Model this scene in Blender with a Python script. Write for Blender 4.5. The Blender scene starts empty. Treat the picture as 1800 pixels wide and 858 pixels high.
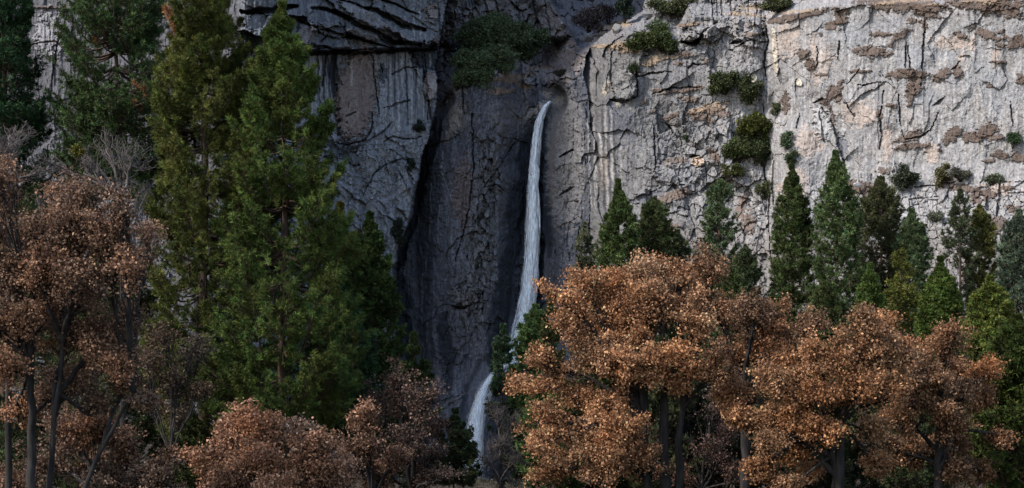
import bpy, math
import numpy as np

# ------------------------------------------------------------------ camera, sky, sun, exposure
sc = bpy.context.scene
K = 0.642857 / 1800.0            # metres per reference pixel per metre of distance
HV, CZ = 900.0, 1.7              # horizon line, eye height
cam_d = bpy.data.cameras.new("camera")
cam = bpy.data.objects.new("camera", cam_d)
sc.collection.objects.link(cam)
cam.location = (0, 0, CZ)
cam.rotation_euler = (math.radians(90), 0, 0)
cam_d.sensor_width = 36.0
cam_d.lens = 56.0
cam_d.shift_y = (HV - 429.0) / 1800.0
cam_d.clip_start = 1.0
cam_d.clip_end = 5000.0
sc.camera = cam

SUN_EL, SUN_AZ = 42.0, 60.0      # elevation; degrees to the left of straight behind the camera
world = bpy.data.worlds.new("World")
sc.world = world
world.use_nodes = True
wn = world.node_tree
bg = wn.nodes["Background"]
sky = wn.nodes.new("ShaderNodeTexSky")
sky.sky_type = 'NISHITA'
sky.sun_disc = False
sky.sun_elevation = math.radians(SUN_EL)
sky.sun_rotation = math.radians(180 + SUN_AZ)
sky.air_density = 1.0
sky.dust_density = 1.0
wn.links.new(sky.outputs[0], bg.inputs[0])
bg.inputs[1].default_value = 0.15
sun_d = bpy.data.lights.new("sun", 'SUN')
sun_d.energy = 2.6
sun_d.angle = math.radians(5.0)
sun_d.color = (1.0, 0.96, 0.90)
sun = bpy.data.objects.new("sun", sun_d)
sc.collection.objects.link(sun)
sun.rotation_euler = (math.radians(90 - SUN_EL), 0, math.radians(-SUN_AZ))
sc.view_settings.view_transform = 'Standard'
sc.view_settings.look = 'None'
sc.view_settings.exposure = 1.22
sc.view_settings.gamma = 1.0
sc.cycles.transparent_max_bounces = 64
sc.cycles.max_bounces = 5
sc.cycles.diffuse_bounces = 3

# ------------------------------------------------------------------ helpers
def P(u, v, y):
    """world point that stands at distance y where the reference shows (u, v)"""
    return np.array([(u - 900.0) * K * y, y, CZ + (HV - v) * K * y])

def props(o, label=None, cat=None, group=None, kind=None):
    if label: o["label"] = label
    if cat: o["category"] = cat
    if group: o["group"] = group
    if kind: o["kind"] = kind
    return o

def empty(name, loc):
    o = bpy.data.objects.new(name, None)
    sc.collection.objects.link(o)
    o.location = loc
    return o

def mesh(name, verts, faces, mat, parent=None, col=None, smooth=False, origin=None):
    """verts (N,3), faces (M,3|4), col (N,3)"""
    me = bpy.data.meshes.new(name)
    verts = np.asarray(verts, dtype=np.float32)
    if origin is not None:
        verts = verts - np.asarray(origin, dtype=np.float32)
    faces = np.asarray(faces, dtype=np.int32)
    n, m, s = len(verts), len(faces), faces.shape[1]
    me.vertices.add(n)
    me.vertices.foreach_set("co", verts.ravel())
    me.loops.add(m * s)
    me.loops.foreach_set("vertex_index", faces.ravel())
    me.polygons.add(m)
    me.polygons.foreach_set("loop_start", np.arange(m, dtype=np.int32) * s)
    if smooth:
        me.polygons.foreach_set("use_smooth", np.ones(m, dtype=bool))
    else:
        me.polygons.foreach_set("use_smooth", np.zeros(m, dtype=bool))
    me.update(calc_edges=True)
    if col is not None:
        a = me.color_attributes.new("tint", 'FLOAT_COLOR', 'POINT')
        c4 = np.ones((n, 4), dtype=np.float32)
        c4[:, :3] = np.asarray(col) * 0.76
        a.data.foreach_set("color", c4.ravel())
    me.materials.append(mat)
    o = bpy.data.objects.new(name, me)
    sc.collection.objects.link(o)
    if parent is not None:
        o.parent = parent
    elif origin is not None:
        o.location = origin
    return o

def norm(a):
    return a / np.maximum(np.linalg.norm(a, axis=-1, keepdims=True), 1e-9)

def sstep(x, a=0.0, b=1.0):
    t = np.clip((x - a) / (b - a), 0, 1)
    return t * t * (3 - 2 * t)

def _hash(ix, iy, seed):
    h = (ix.astype(np.int64) * 374761393 + iy.astype(np.int64) * 668265263 + seed * 1442695041) & 0xffffffff
    h = ((h ^ (h >> 13)) * 1274126177) & 0xffffffff
    h = h ^ (h >> 16)
    return h

def _rnd(ix, iy, seed):
    return (_hash(ix, iy, seed) & 0xffffff).astype(np.float32) / float(0xffffff)

def perlin(x, y, seed=0):
    xi, yi = np.floor(x), np.floor(y)
    fx, fy = (x - xi).astype(np.float32), (y - yi).astype(np.float32)
    xi, yi = xi.astype(np.int64), yi.astype(np.int64)
    out = []
    for dx in (0, 1):
        for dy in (0, 1):
            a = _rnd(xi + dx, yi + dy, seed) * 6.2831853
            out.append(np.cos(a) * (fx - dx) + np.sin(a) * (fy - dy))
    ux = fx * fx * fx * (fx * (fx * 6 - 15) + 10)
    uy = fy * fy * fy * (fy * (fy * 6 - 15) + 10)
    a = out[0] + (out[2] - out[0]) * ux
    b = out[1] + (out[3] - out[1]) * ux
    return (a + (b - a) * uy) * 1.5

def fbm(x, y, seed=0, oct=4, gain=0.5):
    s, a = 0, 1.0
    for i in range(oct):
        s = s + a * perlin(x * 2 ** i + 17.3 * i, y * 2 ** i - 9.1 * i, seed + i * 7)
        a *= gain
    return s

def facets(x, y, seed, tilt=1.0):
    """angular rock facets: nearest-cell planes; returns height and distance to the cell border"""
    xi, yi = np.floor(x).astype(np.int64), np.floor(y).astype(np.int64)
    d1 = np.full(x.shape, 9.0, dtype=np.float32); d2 = d1.copy(); h1 = np.zeros_like(d1)
    for dx in (-1, 0, 1):
        for dy in (-1, 0, 1):
            cx, cy = xi + dx, yi + dy
            px = cx + 0.1 + 0.8 * _rnd(cx, cy, seed); py = cy + 0.1 + 0.8 * _rnd(cx, cy, seed + 1)
            ex, ey = (x - px).astype(np.float32), (y - py).astype(np.float32)
            d = np.abs(ex) * 0.6 + np.sqrt(ex * ex + ey * ey) * 0.6
            h = _rnd(cx, cy, seed + 2) - 0.5 + tilt * ((_rnd(cx, cy, seed + 3) - 0.5) * ex + (_rnd(cx, cy, seed + 4) - 0.5) * ey)
            m = d < d1
            d2 = np.where(m, d1, np.minimum(d2, d))
            h1 = np.where(m, h, h1)
            d1 = np.where(m, d, d1)
    return h1, d2 - d1

# ------------------------------------------------------------------ materials
def mat_new(name):
    m = bpy.data.materials.new(name)
    m.use_nodes = True
    nt = m.node_tree
    for n in list(nt.nodes):
        nt.nodes.remove(n)
    out = nt.nodes.new("ShaderNodeOutputMaterial")
    return m, nt, out

def leaf_material(name, trans=0.25, rough=0.6, spec=0.3, vary=0.35):
    m, nt, out = mat_new(name)
    at = nt.nodes.new("ShaderNodeAttribute"); at.attribute_name = "tint"
    geo = nt.nodes.new("ShaderNodeNewGeometry")
    noi = nt.nodes.new("ShaderNodeTexNoise"); noi.inputs["Scale"].default_value = 0.35
    nt.links.new(geo.outputs["Position"], noi.inputs["Vector"])
    mr = nt.nodes.new("ShaderNodeMapRange")
    mr.inputs[1].default_value = 0.3; mr.inputs[2].default_value = 0.7
    mr.inputs[3].default_value = 1 - vary; mr.inputs[4].default_value = 1 + vary
    nt.links.new(noi.outputs["Fac"], mr.inputs[0])
    mul = nt.nodes.new("ShaderNodeVectorMath"); mul.operation = 'SCALE'
    nt.links.new(at.outputs["Color"], mul.inputs[0]); nt.links.new(mr.outputs[0], mul.inputs["Scale"])
    p = nt.nodes.new("ShaderNodeBsdfPrincipled")
    p.inputs["Roughness"].default_value = rough
    p.inputs["Specular IOR Level"].default_value = spec
    nt.links.new(mul.outputs[0], p.inputs["Base Color"])
    t = nt.nodes.new("ShaderNodeBsdfTranslucent")
    nt.links.new(mul.outputs[0], t.inputs["Color"])
    mix = nt.nodes.new("ShaderNodeMixShader"); mix.inputs[0].default_value = trans
    nt.links.new(p.outputs[0], mix.inputs[1]); nt.links.new(t.outputs[0], mix.inputs[2])
    nt.links.new(mix.outputs[0], out.inputs[0])
    return m

def bark_material(name, c1, c2, scale=3.0):
    m, nt, out = mat_new(name)
    tc = nt.nodes.new("ShaderNodeNewGeometry")
    mp = nt.nodes.new("ShaderNodeMapping"); mp.inputs["Scale"].default_value = (scale, scale, scale * 0.25)
    nt.links.new(tc.outputs["Position"], mp.inputs[0])
    noi = nt.nodes.new("ShaderNodeTexNoise"); noi.inputs["Scale"].default_value = 1.0; noi.inputs["Detail"].default_value = 5
    nt.links.new(mp.outputs[0], noi.inputs["Vector"])
    cr = nt.nodes.new("ShaderNodeValToRGB")
    cr.color_ramp.elements[0].position = 0.35; cr.color_ramp.elements[0].color = (*c1, 1)
    cr.color_ramp.elements[1].position = 0.65; cr.color_ramp.elements[1].color = (*c2, 1)
    nt.links.new(noi.outputs["Fac"], cr.inputs[0])
    p = nt.nodes.new("ShaderNodeBsdfPrincipled"); p.inputs["Roughness"].default_value = 0.9
    p.inputs["Specular IOR Level"].default_value = 0.2
    nt.links.new(cr.outputs[0], p.inputs["Base Color"])
    bu = nt.nodes.new("ShaderNodeBump"); bu.inputs["Strength"].default_value = 0.6; bu.inputs["Distance"].default_value = 0.06
    nt.links.new(noi.outputs["Fac"], bu.inputs["Height"]); nt.links.new(bu.outputs[0], p.inputs["Normal"])
    nt.links.new(p.outputs[0], out.inputs[0])
    return m

M_NEEDLE = leaf_material("needles", 0.06, 0.8, 0.08, 0.35)
M_LEAF = leaf_material("dry_oak_leaves", 0.25, 0.6, 0.18, 0.3)
M_SHRUB = leaf_material("evergreen_leaves", 0.1, 0.7, 0.12, 0.3)
M_PBARK = bark_material("pine_bark", (0.028, 0.019, 0.014), (0.085, 0.054, 0.038))
M_OBARK = bark_material("oak_bark", (0.009, 0.0075, 0.007), (0.032, 0.027, 0.024))
M_TWIG = bark_material("grey_twigs", (0.045, 0.037, 0.033), (0.125, 0.103, 0.094))
M_DEAD = bark_material("bleached_wood", (0.18, 0.165, 0.15), (0.36, 0.34, 0.32))

def rock_material():
    m, nt, out = mat_new("granite")
    at = nt.nodes.new("ShaderNodeAttribute"); at.attribute_name = "tint"
    geo = nt.nodes.new("ShaderNodeNewGeometry")
    n1 = nt.nodes.new("ShaderNodeTexNoise"); n1.inputs["Scale"].default_value = 1.6
    n1.inputs["Detail"].default_value = 8; n1.inputs["Roughness"].default_value = 0.72
    nt.links.new(geo.outputs["Position"], n1.inputs["Vector"])
    mp = nt.nodes.new("ShaderNodeMapping"); mp.inputs["Scale"].default_value = (2.2, 2.2, 0.16)
    nt.links.new(geo.outputs["Position"], mp.inputs[0])
    n2 = nt.nodes.new("ShaderNodeTexNoise"); n2.inputs["Scale"].default_value = 1.0; n2.inputs["Detail"].default_value = 5
    nt.links.new(mp.outputs[0], n2.inputs["Vector"])
    def mrange(sock, lo, hi, a=0.3, b=0.7):
        r = nt.nodes.new("ShaderNodeMapRange")
        for i, x in zip((1, 2, 3, 4), (a, b, lo, hi)): r.inputs[i].default_value = x
        nt.links.new(sock, r.inputs[0]); return r.outputs[0]
    a = mrange(n1.outputs["Fac"], 0.72, 1.28)
    b = mrange(n2.outputs["Fac"], 0.88, 1.12)
    mm = nt.nodes.new("ShaderNodeMath"); mm.operation = 'MULTIPLY'
    nt.links.new(a, mm.inputs[0]); nt.links.new(b, mm.inputs[1])
    mul = nt.nodes.new("ShaderNodeVectorMath"); mul.operation = 'SCALE'
    nt.links.new(at.outputs["Color"], mul.inputs[0]); nt.links.new(mm.outputs[0], mul.inputs["Scale"])
    p = nt.nodes.new("ShaderNodeBsdfPrincipled"); p.inputs["Roughness"].default_value = 0.88
    p.inputs["Specular IOR Level"].default_value = 0.25
    nt.links.new(mul.outputs[0], p.inputs["Base Color"])
    bu = nt.nodes.new("ShaderNodeBump"); bu.inputs["Strength"].default_value = 0.5; bu.inputs["Distance"].default_value = 0.2
    nt.links.new(n1.outputs["Fac"], bu.inputs["Height"]); nt.links.new(bu.outputs[0], p.inputs["Normal"])
    nt.links.new(p.outputs[0], out.inputs[0])
    return m
M_ROCK = rock_material()

# ------------------------------------------------------------------ the cliffs: one rock surface, cut in three walls
def axis(pieces):
    out = []
    for a, b, s in pieces:
        out.append(np.arange(a, b, s))
    out.append(np.array([pieces[-1][1]]))
    return np.concatenate(out)

us = axis([(-900, -60, 12), (-60, 1860, 1.5), (1860, 2700, 12)])
vs = axis([(-760, -40, 10), (-40, 720, 1.5), (720, 960, 3)])
U, V = np.meshgrid(us, vs)
U = U.astype(np.float32); V = V.astype(np.float32)
w1 = fbm(U / 60, V / 60, 11, 5); w2 = fbm(U / 60, V / 60, 31, 5)
WU = U + 5 * w1; WV = V + 5 * w2           # warped coordinates: natural outlines
FU = U + 1.7 * fbm(U / 14, V / 14, 51, 3); FV = V + 1.7 * fbm(U / 14, V / 14, 71, 3)

def lin(x, xs, ys):
    return np.interp(x, xs, ys).astype(np.float32)

# borders between the walls
B1 = lin(V, [-480, 0, 60, 120, 180, 240, 300, 380, 430, 900], [800, 785, 775, 766, 768, 752, 738, 722, 700, 690])
B2 = lin(V, [-480, -60, 20, 38, 60, 78, 100, 130, 180, 300, 480, 960], [1180, 1150, 1128, 1098, 1062, 1040, 1030, 1026, 1036, 1040, 1030, 1040])
# left wall
DL = lin(U, [-900, -300, 0, 200, 430, 560, 700, 780, 900], [450, 402, 388, 378, 366, 381, 397, 406, 412])
over = lin(U, [-60, 90, 300, 430, 500, 560, 620, 700, 760, 800], [30, 60, 60, 52, 74, 90, 88, 86, 82, 92]) + 5 * w1
DL = DL - 6.5 * np.where(V < over, np.exp(-np.maximum(over - V, 0) / 190), 0) * sstep(U, 380, 470)
DL = DL - np.clip((300 - V), -300, 420) * 0.004
# fall wall with the dark chute
DF = lin(WU, [640, 700, 735, 762, 800, 845, 878, 900, 918, 945, 962, 985, 1040, 1300],
         [421, 418, 419, 412, 407.5, 407, 409, 417, 421.5, 422, 416, 410, 402, 399])
TL = lin(U, [700, 760, 800, 860, 900, 935, 962, 985, 1010, 1030, 1060, 1300], [240, 215, 172, 142, 132, 150, 181, 165, 140, 120, 110, 110]) + 4 * w1
up = np.maximum(TL - V, 0)
DF = DF + np.minimum(up, 30) * 0.16 + np.clip(up - 30, 0, 55) * 0.38 + np.clip(up - 85, 0, 500) * 0.05
gm = sstep(WU - lin(V, [-480, -20, 75], [800, 950, 1012]), 0, 5)
gul = gm * np.clip(85 - V, 0, 400)
DF = DF + gm * sstep(V, 84, 74) * 7
DF = DF + np.minimum(gul, 110) * 0.55 + np.maximum(gul - 110, 0) * 0.15
# far buttress left of the gully
lbut = sstep(U, 1010, 985) * sstep(V, 75, 62) * sstep(U, 880, 960)
DF = DF - 8 * lbut
DF = DF - np.clip(V - 650, 0, 200) * 0.045 * sstep(U, 880, 840)
# right wall
DR = lin(U + 5 * w2, [960, 1030, 1045, 1060, 1100, 1200, 1325, 1346, 1372, 1500, 1800, 2700], [411, 405, 401, 397.5, 394, 389, 384, 384.5, 379, 368, 347, 300])
edge = np.maximum(B2 + 45 - U, 0) * sstep(V, 185, 95)
DR = DR + 0.010 * edge ** 1.8
topR = lin(U, [1000, 1060, 1100, 1190, 1210, 1345, 1352, 1440, 1520, 1600, 1700, 2700], [80, 62, 52, 70, 28, 40, 34, 16, 5, 8, 0, -20]) + 5 * w2
DR = DR + np.minimum(np.maximum(topR - V, 0), 26) * 0.30 + np.maximum(topR - 60 - V, 0) * 0.12
DR = DR - 0.09 * 25 * np.log1p(np.exp((V - 340) / 25)) * sstep(U, 1060, 1180)
DR = DR - 0.05 * 25 * np.log1p(np.exp(np.minimum((V - 315), 400) / 25)) * sstep(U, 1360, 1420)
DR = DR - 3.5 * np.exp(-((WU - 1400) / 38) ** 2) * sstep(V, 190, 260)        # rounded buttress at the foot
isL = WU < B1
isR = (FU > B2) & ~isL
D = np.where(isL, DL, np.where(isR, DR, DF)).astype(np.float32)

mR0 = isR.astype(np.float32)
# ---- colour of the stone
n_a = fbm(U / 90, V / 120, 101, 5); n_b = fbm(U / 24, V / 30, 131, 4); n_f = fbm(U / 5, V / 5, 151, 3, 0.7)
st1 = fbm(WU / 5.5, V / 130, 171, 4, 0.6); st2 = fbm(FU / 14, V / 240, 191, 3); st3 = fbm(FU / 2.6, V / 60, 201, 2); st4 = fbm((U + 1.2 * n_a) / 3.4, V / 210, 211, 3, .7)
def C3(r, g, b): return np.array([r, g, b], dtype=np.float32)
def mixc(c, t, m): return c + (t - c) * m[..., None]
COL = np.zeros(U.shape + (3,), dtype=np.float32)
cr = np.broadcast_to(C3(.30, .285, .28), COL.shape)
cr = mixc(cr, C3(.34, .29, .25), sstep(n_a + 0.5 * n_b, 0.05, 0.7) * 0.65)
cr = mixc(cr, C3(.42, .41, .42), sstep(st1 + 0.5 * n_f, 0.15, 0.8) * 0.6)
cr = mixc(cr, C3(.20, .205, .22), sstep(-st1 + 0.5 * n_a, 0.1, 0.6) * 0.65)
cr = mixc(cr, C3(.24, .235, .24), sstep(st2 - 0.3 * n_b, 0.1, 0.5) * 0.5 * sstep(V, 500, 150))
cr = mixc(cr, C3(.46, .45, .46), sstep(st4 + .6 * n_a, .2, .7) * .30); cr = mixc(cr, C3(.19, .19, .205), sstep(-st4 + .7 * n_a, .2, .7) * .35)
cr = mixc(cr, C3(.23, .23, .24), sstep(n_b - n_a, .0, .8) * .45)
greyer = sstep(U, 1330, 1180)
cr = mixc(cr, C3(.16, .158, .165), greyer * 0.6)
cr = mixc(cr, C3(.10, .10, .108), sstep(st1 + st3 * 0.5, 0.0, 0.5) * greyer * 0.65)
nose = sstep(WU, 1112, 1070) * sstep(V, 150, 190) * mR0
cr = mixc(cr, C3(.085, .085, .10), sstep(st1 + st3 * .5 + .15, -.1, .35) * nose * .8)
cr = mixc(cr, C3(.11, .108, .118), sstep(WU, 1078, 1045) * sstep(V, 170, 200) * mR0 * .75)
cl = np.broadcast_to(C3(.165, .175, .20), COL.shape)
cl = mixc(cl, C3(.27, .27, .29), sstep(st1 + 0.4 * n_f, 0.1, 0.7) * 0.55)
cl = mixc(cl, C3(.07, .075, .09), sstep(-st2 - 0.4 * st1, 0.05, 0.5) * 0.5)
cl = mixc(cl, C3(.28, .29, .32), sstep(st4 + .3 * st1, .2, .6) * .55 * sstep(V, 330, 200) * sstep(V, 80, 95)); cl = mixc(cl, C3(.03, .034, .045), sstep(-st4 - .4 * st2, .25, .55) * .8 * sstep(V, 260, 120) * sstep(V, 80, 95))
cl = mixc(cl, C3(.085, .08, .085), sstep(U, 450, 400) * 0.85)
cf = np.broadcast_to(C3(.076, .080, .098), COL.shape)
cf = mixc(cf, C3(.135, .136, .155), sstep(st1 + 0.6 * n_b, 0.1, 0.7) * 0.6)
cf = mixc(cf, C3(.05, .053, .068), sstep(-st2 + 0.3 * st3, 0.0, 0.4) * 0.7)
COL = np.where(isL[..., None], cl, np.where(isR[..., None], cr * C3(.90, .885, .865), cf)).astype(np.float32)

def box(pts, pad):
    pts = np.asarray(pts, float)
    i0, i1 = np.searchsorted(us, [pts[:, 0].min() - pad, pts[:, 0].max() + pad])
    j0, j1 = np.searchsorted(vs, [pts[:, 1].min() - pad, pts[:, 1].max() + pad])
    return slice(max(j0, 0), max(j1, j0 + 1)), slice(max(i0, 0), max(i1, i0 + 1))

def pdist(pts, X, Y):
    best = np.full(X.shape, 1e9, np.float32); tt = np.zeros_like(best)
    pts = np.asarray(pts, np.float32); n = len(pts) - 1
    for i in range(n):
        ax, ay = pts[i][:2]; bx, by = pts[i + 1][:2]
        dx, dy = bx - ax, by - ay
        t = np.clip(((X - ax) * dx + (Y - ay) * dy) / (dx * dx + dy * dy + 1e-6), 0, 1)
        d = np.hypot(X - ax - t * dx, Y - ay - t * dy)
        m = d < best
        best = np.where(m, d, best); tt = np.where(m, (i + t) / n, tt)
    return best, tt

def stroke(pts, w, col=None, cm=1.0, depth=0.0, warp='f', taper=True, rough=0.5):
    """a crack (depth>0), rib (depth<0), stain or painted shade along a line; w may be one width or (start, end)"""
    wa, wb = (w if isinstance(w, tuple) else (w, w))
    s = box(pts, max(wa, wb) * 2.5 + 12)
    X, Y = (FU[s], FV[s]) if warp == 'f' else (WU[s], WV[s])
    d, t = pdist(pts, X, Y)
    ww = wa + (wb - wa) * t
    if taper: ww = ww * (0.35 + 0.65 * np.sin(np.pi * np.clip(t, 0.08, 0.92)))
    ww = ww * (1 + rough * n_b[s])
    m = sstep(d, ww * 1.15, ww * 0.55)
    if depth: D[s] += depth * m
    if col is not None: COL[s] = mixc(COL[s], C3(*col), m * cm)
    return s, m

def patch(u, v, ru, rv, col, cm=1.0, bulge=0.0, ang=0.0, rag=0.6, streak=False):
    if rag > .65: ru, rv, rag = ru * 1.15, rv * 1.15, .5
    s = box([(u - ru * 1.3, v - rv * 1.3), (u + ru * 1.3, v + rv * 1.3)], 14)
    c, sn = math.cos(math.radians(ang)), math.sin(math.radians(ang))
    X, Y = U[s] - u, V[s] - v
    a = (X * c + Y * sn) / ru; b = (-X * sn + Y * c) / rv
    nn = fbm(U[s] / 11, V[s] / 7, 301, 4, 0.65) if not streak else fbm(U[s] / 4, V[s] / 60, 311, 3)
    m = sstep(np.hypot(a, b) + rag * nn, 1.05, 0.88)
    D[s] -= bulge * (0.6 if rag >= .5 else 1.0) * m * (0.9 + 0.4 * n_b[s])
    COL[s] = mixc(COL[s], C3(*col) * (1 + 0.0 * 1), m * cm)
    return s, m

BROWN = (.105, .073, .056); TAN = (.30, .22, .15); INK = (.022, .024, .032); PALE = (.52, .47, .41)

# ---- relief: joints, facets, ledges
def relief(mask, su, sv, amp, seed, tilt=1.2, crack=0.0, cw=0.06):
    h, e = facets((WU + 0.3 * V * 0) / su, WV / sv, seed, tilt)
    D[:] += (amp * h * mask).astype(np.float32)
    if crack:
        m = sstep(e, cw, 0) * mask
        D[:] += crack * m
        COL[:] = mixc(COL, COL * 0.55, m * 0.8)
one = np.ones_like(U)
mL = isL.astype(np.float32); mR = isR.astype(np.float32); mF = 1 - mL - mR
sunw = mR * sstep(U, 1330, 1370)
relief(one * (1 - .8 * sunw - .5 * mL - .4 * mF), 46, 90, 1.3, 401, 1.6)
lowL = mL * sstep(V, 200, 260)
blk = mR * np.clip(np.exp(-(((U - 1240) / 90) ** 2 + ((V - 270) / 80) ** 2)) * 1.3 + sstep(V, 300, 360) * sstep(U, 1150, 1230) + sstep(V, 150, 60) * sstep(U, 1350, 1330) * 0.8, 0, 1)
relief(mL * (1 - lowL) * 0.25 + mF * 0.55 + mR * (0.22 - .08 * sunw), 15, 34, 0.8, 421, 1.5)
h, e = facets((FU + .7 * FV) / 70, (FV - .8 * FU) / 48, 431, 2.2); D += (h * (1.3 * mR - .75 * sunw + .8 * mF)).astype(np.float32)
# diagonal flakes low on the left wall and blocky ground right of the fall
RX = (WU * 0.72 + WV * 0.69); RY = (-WU * 0.69 + WV * 0.72)
h, e = facets(RX / 34, RY / 12, 441, 1.9); D += (h * 1.2 * lowL).astype(np.float32)
h, e = facets(RX / 12, RY / 6, 443, 1.9); D += (h * 0.4 * lowL).astype(np.float32)
h, e = facets(FU / 17, FV / 13, 445, 1.7); D += (h * 1.1 * blk).astype(np.float32)
COL = mixc(COL, COL * 0.5, sstep(e, 0.10, 0.0) * blk * 0.7); D += sstep(e, 0.1, 0) * blk * 0.5
COL = mixc(COL, C3(.40, .375, .355), sstep(n_b + n_f * 0.3, 0.1, 0.6) * blk * 0.3)
COL = mixc(COL, C3(.17, .15, .135), mR * sstep(V + 30 * n_a, 370, 450) * .75)  # talus brown at the wall's foot, with its shade painted in
h, e = facets(FU / 6, FV / 8, 447, 1.6); D += (h * (0.28 * mF + 0.30 * blk + 0.3 * lowL + 0.10 * mR)).astype(np.float32)
# vertical ribs
rib = 1 - np.abs(fbm(WU / 11, V / 170, 461, 3)); D -= ((rib - 0.6) * (0.6 * mL * (1 - lowL) + 0.8 * mF + 0.16 * mR * greyer + 0.05 * mR)).astype(np.float32)
D += (0.30 * (1 - 0.55 * mR - .4 * mL * (1 - lowL)) * fbm(U / 9, V / 14, 471, 4, 0.6) + 0.04 * fbm(U / 3, V / 3.4, 481, 2)).astype(np.float32)
D += (0.45 * fbm(U / 48, V / 60, 475, 3) * mR).astype(np.float32)
# the overhanging slabs, upper left; shaded undersides and some lit faces painted in
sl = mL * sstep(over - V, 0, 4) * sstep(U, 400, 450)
q = (V - 0.42 * (U - 540)) + 5 * w2                      # coordinate across the diagonal slabs
h, e = facets((FU + 0.6 * FV) / 80, (FV - 0.45 * FU) / 36, 491, 2.4); D += (h * 2.6 * sl).astype(np.float32)

for pts, w, dp in (([(548, 14), (592, 20), (640, 50), (690, 72), (742, 76)], (4, 8), 3.5), ([(520, 34), (560, 48), (600, 62), (640, 70), (690, 80)], (3, 4), 2.2), ([(596, -2), (660, 18), (705, 44), (748, 54)], (4, 7), 3.0),
               ([(425, 18), (470, 17), (520, 8)], 6, 4), ([(555, 40), (575, 58), (562, 75)], 1.8, 1.4), ([(596, 40), (612, 60), (618, 72)], 1.6, 1.2), ([(655, -5), (690, 8), (740, 30)], 3, 2), ([(505, 76), (545, 82), (600, 84)], 3, 2)):
    stroke(pts, w, INK, .93, dp, 'w')  # undercut shade painted dark along each groove
for a in ((640, 27, 52, 11, 30, (.27, .265, .28)), (705, 60, 34, 5, 28, (.25, .25, .265)), (585, 52, 30, 12, 12, (.19, .18, .19)), (540, 60, 18, 24, 10, (.17, .15, .15)), (640, 60, 30, 9, 15, (.18, .17, .18)), (700, 28, 30, 8, 35, (.2, .2, .215))):
    patch(a[0], a[1], a[2], a[3], a[5], .75, 2.0, a[4], .2)
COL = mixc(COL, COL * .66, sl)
# ---- left wall: stains, slabs, cracks
stroke([(520, 93), (620, 91), (700, 88), (765, 84)], 5.5, INK, .95, 2.2, taper=False)  # gap under the overhang, its shade painted into the colour
for x in (558, 566, 575, 583, 590, 712, 742, 748):
    stroke([(x, 92), (x + 3, 130 + (x % 7) * 6), (x + 6, 150 + (x % 11) * 9)], (2.6, 1.0), INK, .9, 0.3)
stroke([(586, 92), (583, 130), (590, 165), (596, 235)], (8, 5.5), INK, 1, .8, taper=False)
stroke([(572, 92), (570, 130), (566, 150)], 4, INK, 1, .5)

patch(628, 165, 36, 85, (.165, .125, .112), .85, 0.9, 8, .3)
stroke([(590, 250), (612, 256), (640, 246), (652, 230), (655, 200)], 1.6, INK, .7, 1.2)
patch(598, 262, 32, 16, (.05, .055, .07), .8, -1.6, -10)
patch(615, 275, 22, 14, (.06, .065, .08), .7, -1.2, 40)
for pts in ([(655, 100), (660, 160), (668, 200)], [(668, 110), (672, 128)], [(740, 90), (748, 150), (756, 200), (762, 230)], [(745, 95), (752, 160), (752, 210)],
            [(674, 190), (700, 182), (720, 176)], [(690, 130), (712, 120), (738, 118)], [(608, 205), (620, 200), (625, 198)], [(640, 250), (670, 235), (690, 215)],
            [(675, 250), (690, 240), (720, 245), (742, 240)], [(640, 340), (655, 310), (668, 290)], [(660, 300), (690, 285), (715, 275)], [(700, 300), (715, 330)]):
    stroke(pts, 1.7, INK, .65, .9)
for x, a, b in ((676, 110, 230), (684, 100, 180), (697, 110, 240), (705, 95, 160), (616, 100, 150), (722, 100, 200), (733, 100, 190)):
    stroke([(x, a), (x + 3, (a + b) / 2), (x + 2, b)], 2.6, (.36, .37, .40), .5)
patch(672, 128, 7, 16, (.04, .045, .06), .8, -.7)
# block right of the pale wall, with black stained recess
patch(760, 100, 38, 26, (.03, .034, .045), .92, -2.5, 5, .3)
for x in (775, 783, 792): stroke([(x, 85), (x + 2, 128)], 2.0, (.42, .44, .47), .7)
stroke([(757, 96), (756, 120)], 1.6, (.4, .42, .45), .6)
patch(757, 150, 13, 27, (.27, .24, .235), .95, 2.5, 3, .15)
patch(760, 22, 12, 18, (.20, .165, .15), .8, 1.5)
for x in (724, 736, 770, 780, 790, 800): stroke([(x, 5), (x + 3, 45), (x + 5, 72)], 2.2, INK if x % 4 else (.3, .3, .32), .8, .4)
# the deep chute between the left wall and the fall wall
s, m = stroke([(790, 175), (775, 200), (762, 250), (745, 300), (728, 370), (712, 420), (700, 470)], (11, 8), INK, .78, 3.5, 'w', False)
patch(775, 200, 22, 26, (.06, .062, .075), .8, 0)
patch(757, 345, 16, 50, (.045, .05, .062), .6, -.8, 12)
# ---- fall wall
for pts in ([(845, 300), (815, 312), (795, 322), (775, 330)], [(800, 300), (828, 315), (842, 302)], [(782, 250), (775, 300), (790, 340), (800, 370)],
            [(758, 300), (756, 400), (748, 470)], [(772, 360), (768, 440)], [(742, 480), (740, 560), (744, 610)], [(735, 470), (740, 500), (738, 550)],
            [(770, 620), (800, 618), (815, 622)]):
    stroke(pts, 1.3, (.24, .235, .245), .55, -.25)
patch(815, 340, 18, 60, (.115, .085, .08), .8, .3)
for pts in ([(830, 200), (833, 300), (822, 380), (800, 460)], [(850, 330), (875, 325), (885, 335)], [(905, 250), (880, 290), (850, 330)], [(812, 150), (815, 200)]):
    stroke(pts, 1.6, INK, .7, 1.2)
stroke([(795, 538), (815, 541), (830, 536)], 3.2, INK, .95, 2.2)
patch(815, 520, 30, 18, (.12, .115, .115), .6, 1.8)
h, e = facets(FU / 10, FV / 12, 500, 2.2)
pil = mF * np.exp(-((WU - (862 - 0.12 * (V - 300))) / 26) ** 2) * sstep(V, 190, 260) * sstep(V, 640, 540)
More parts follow.
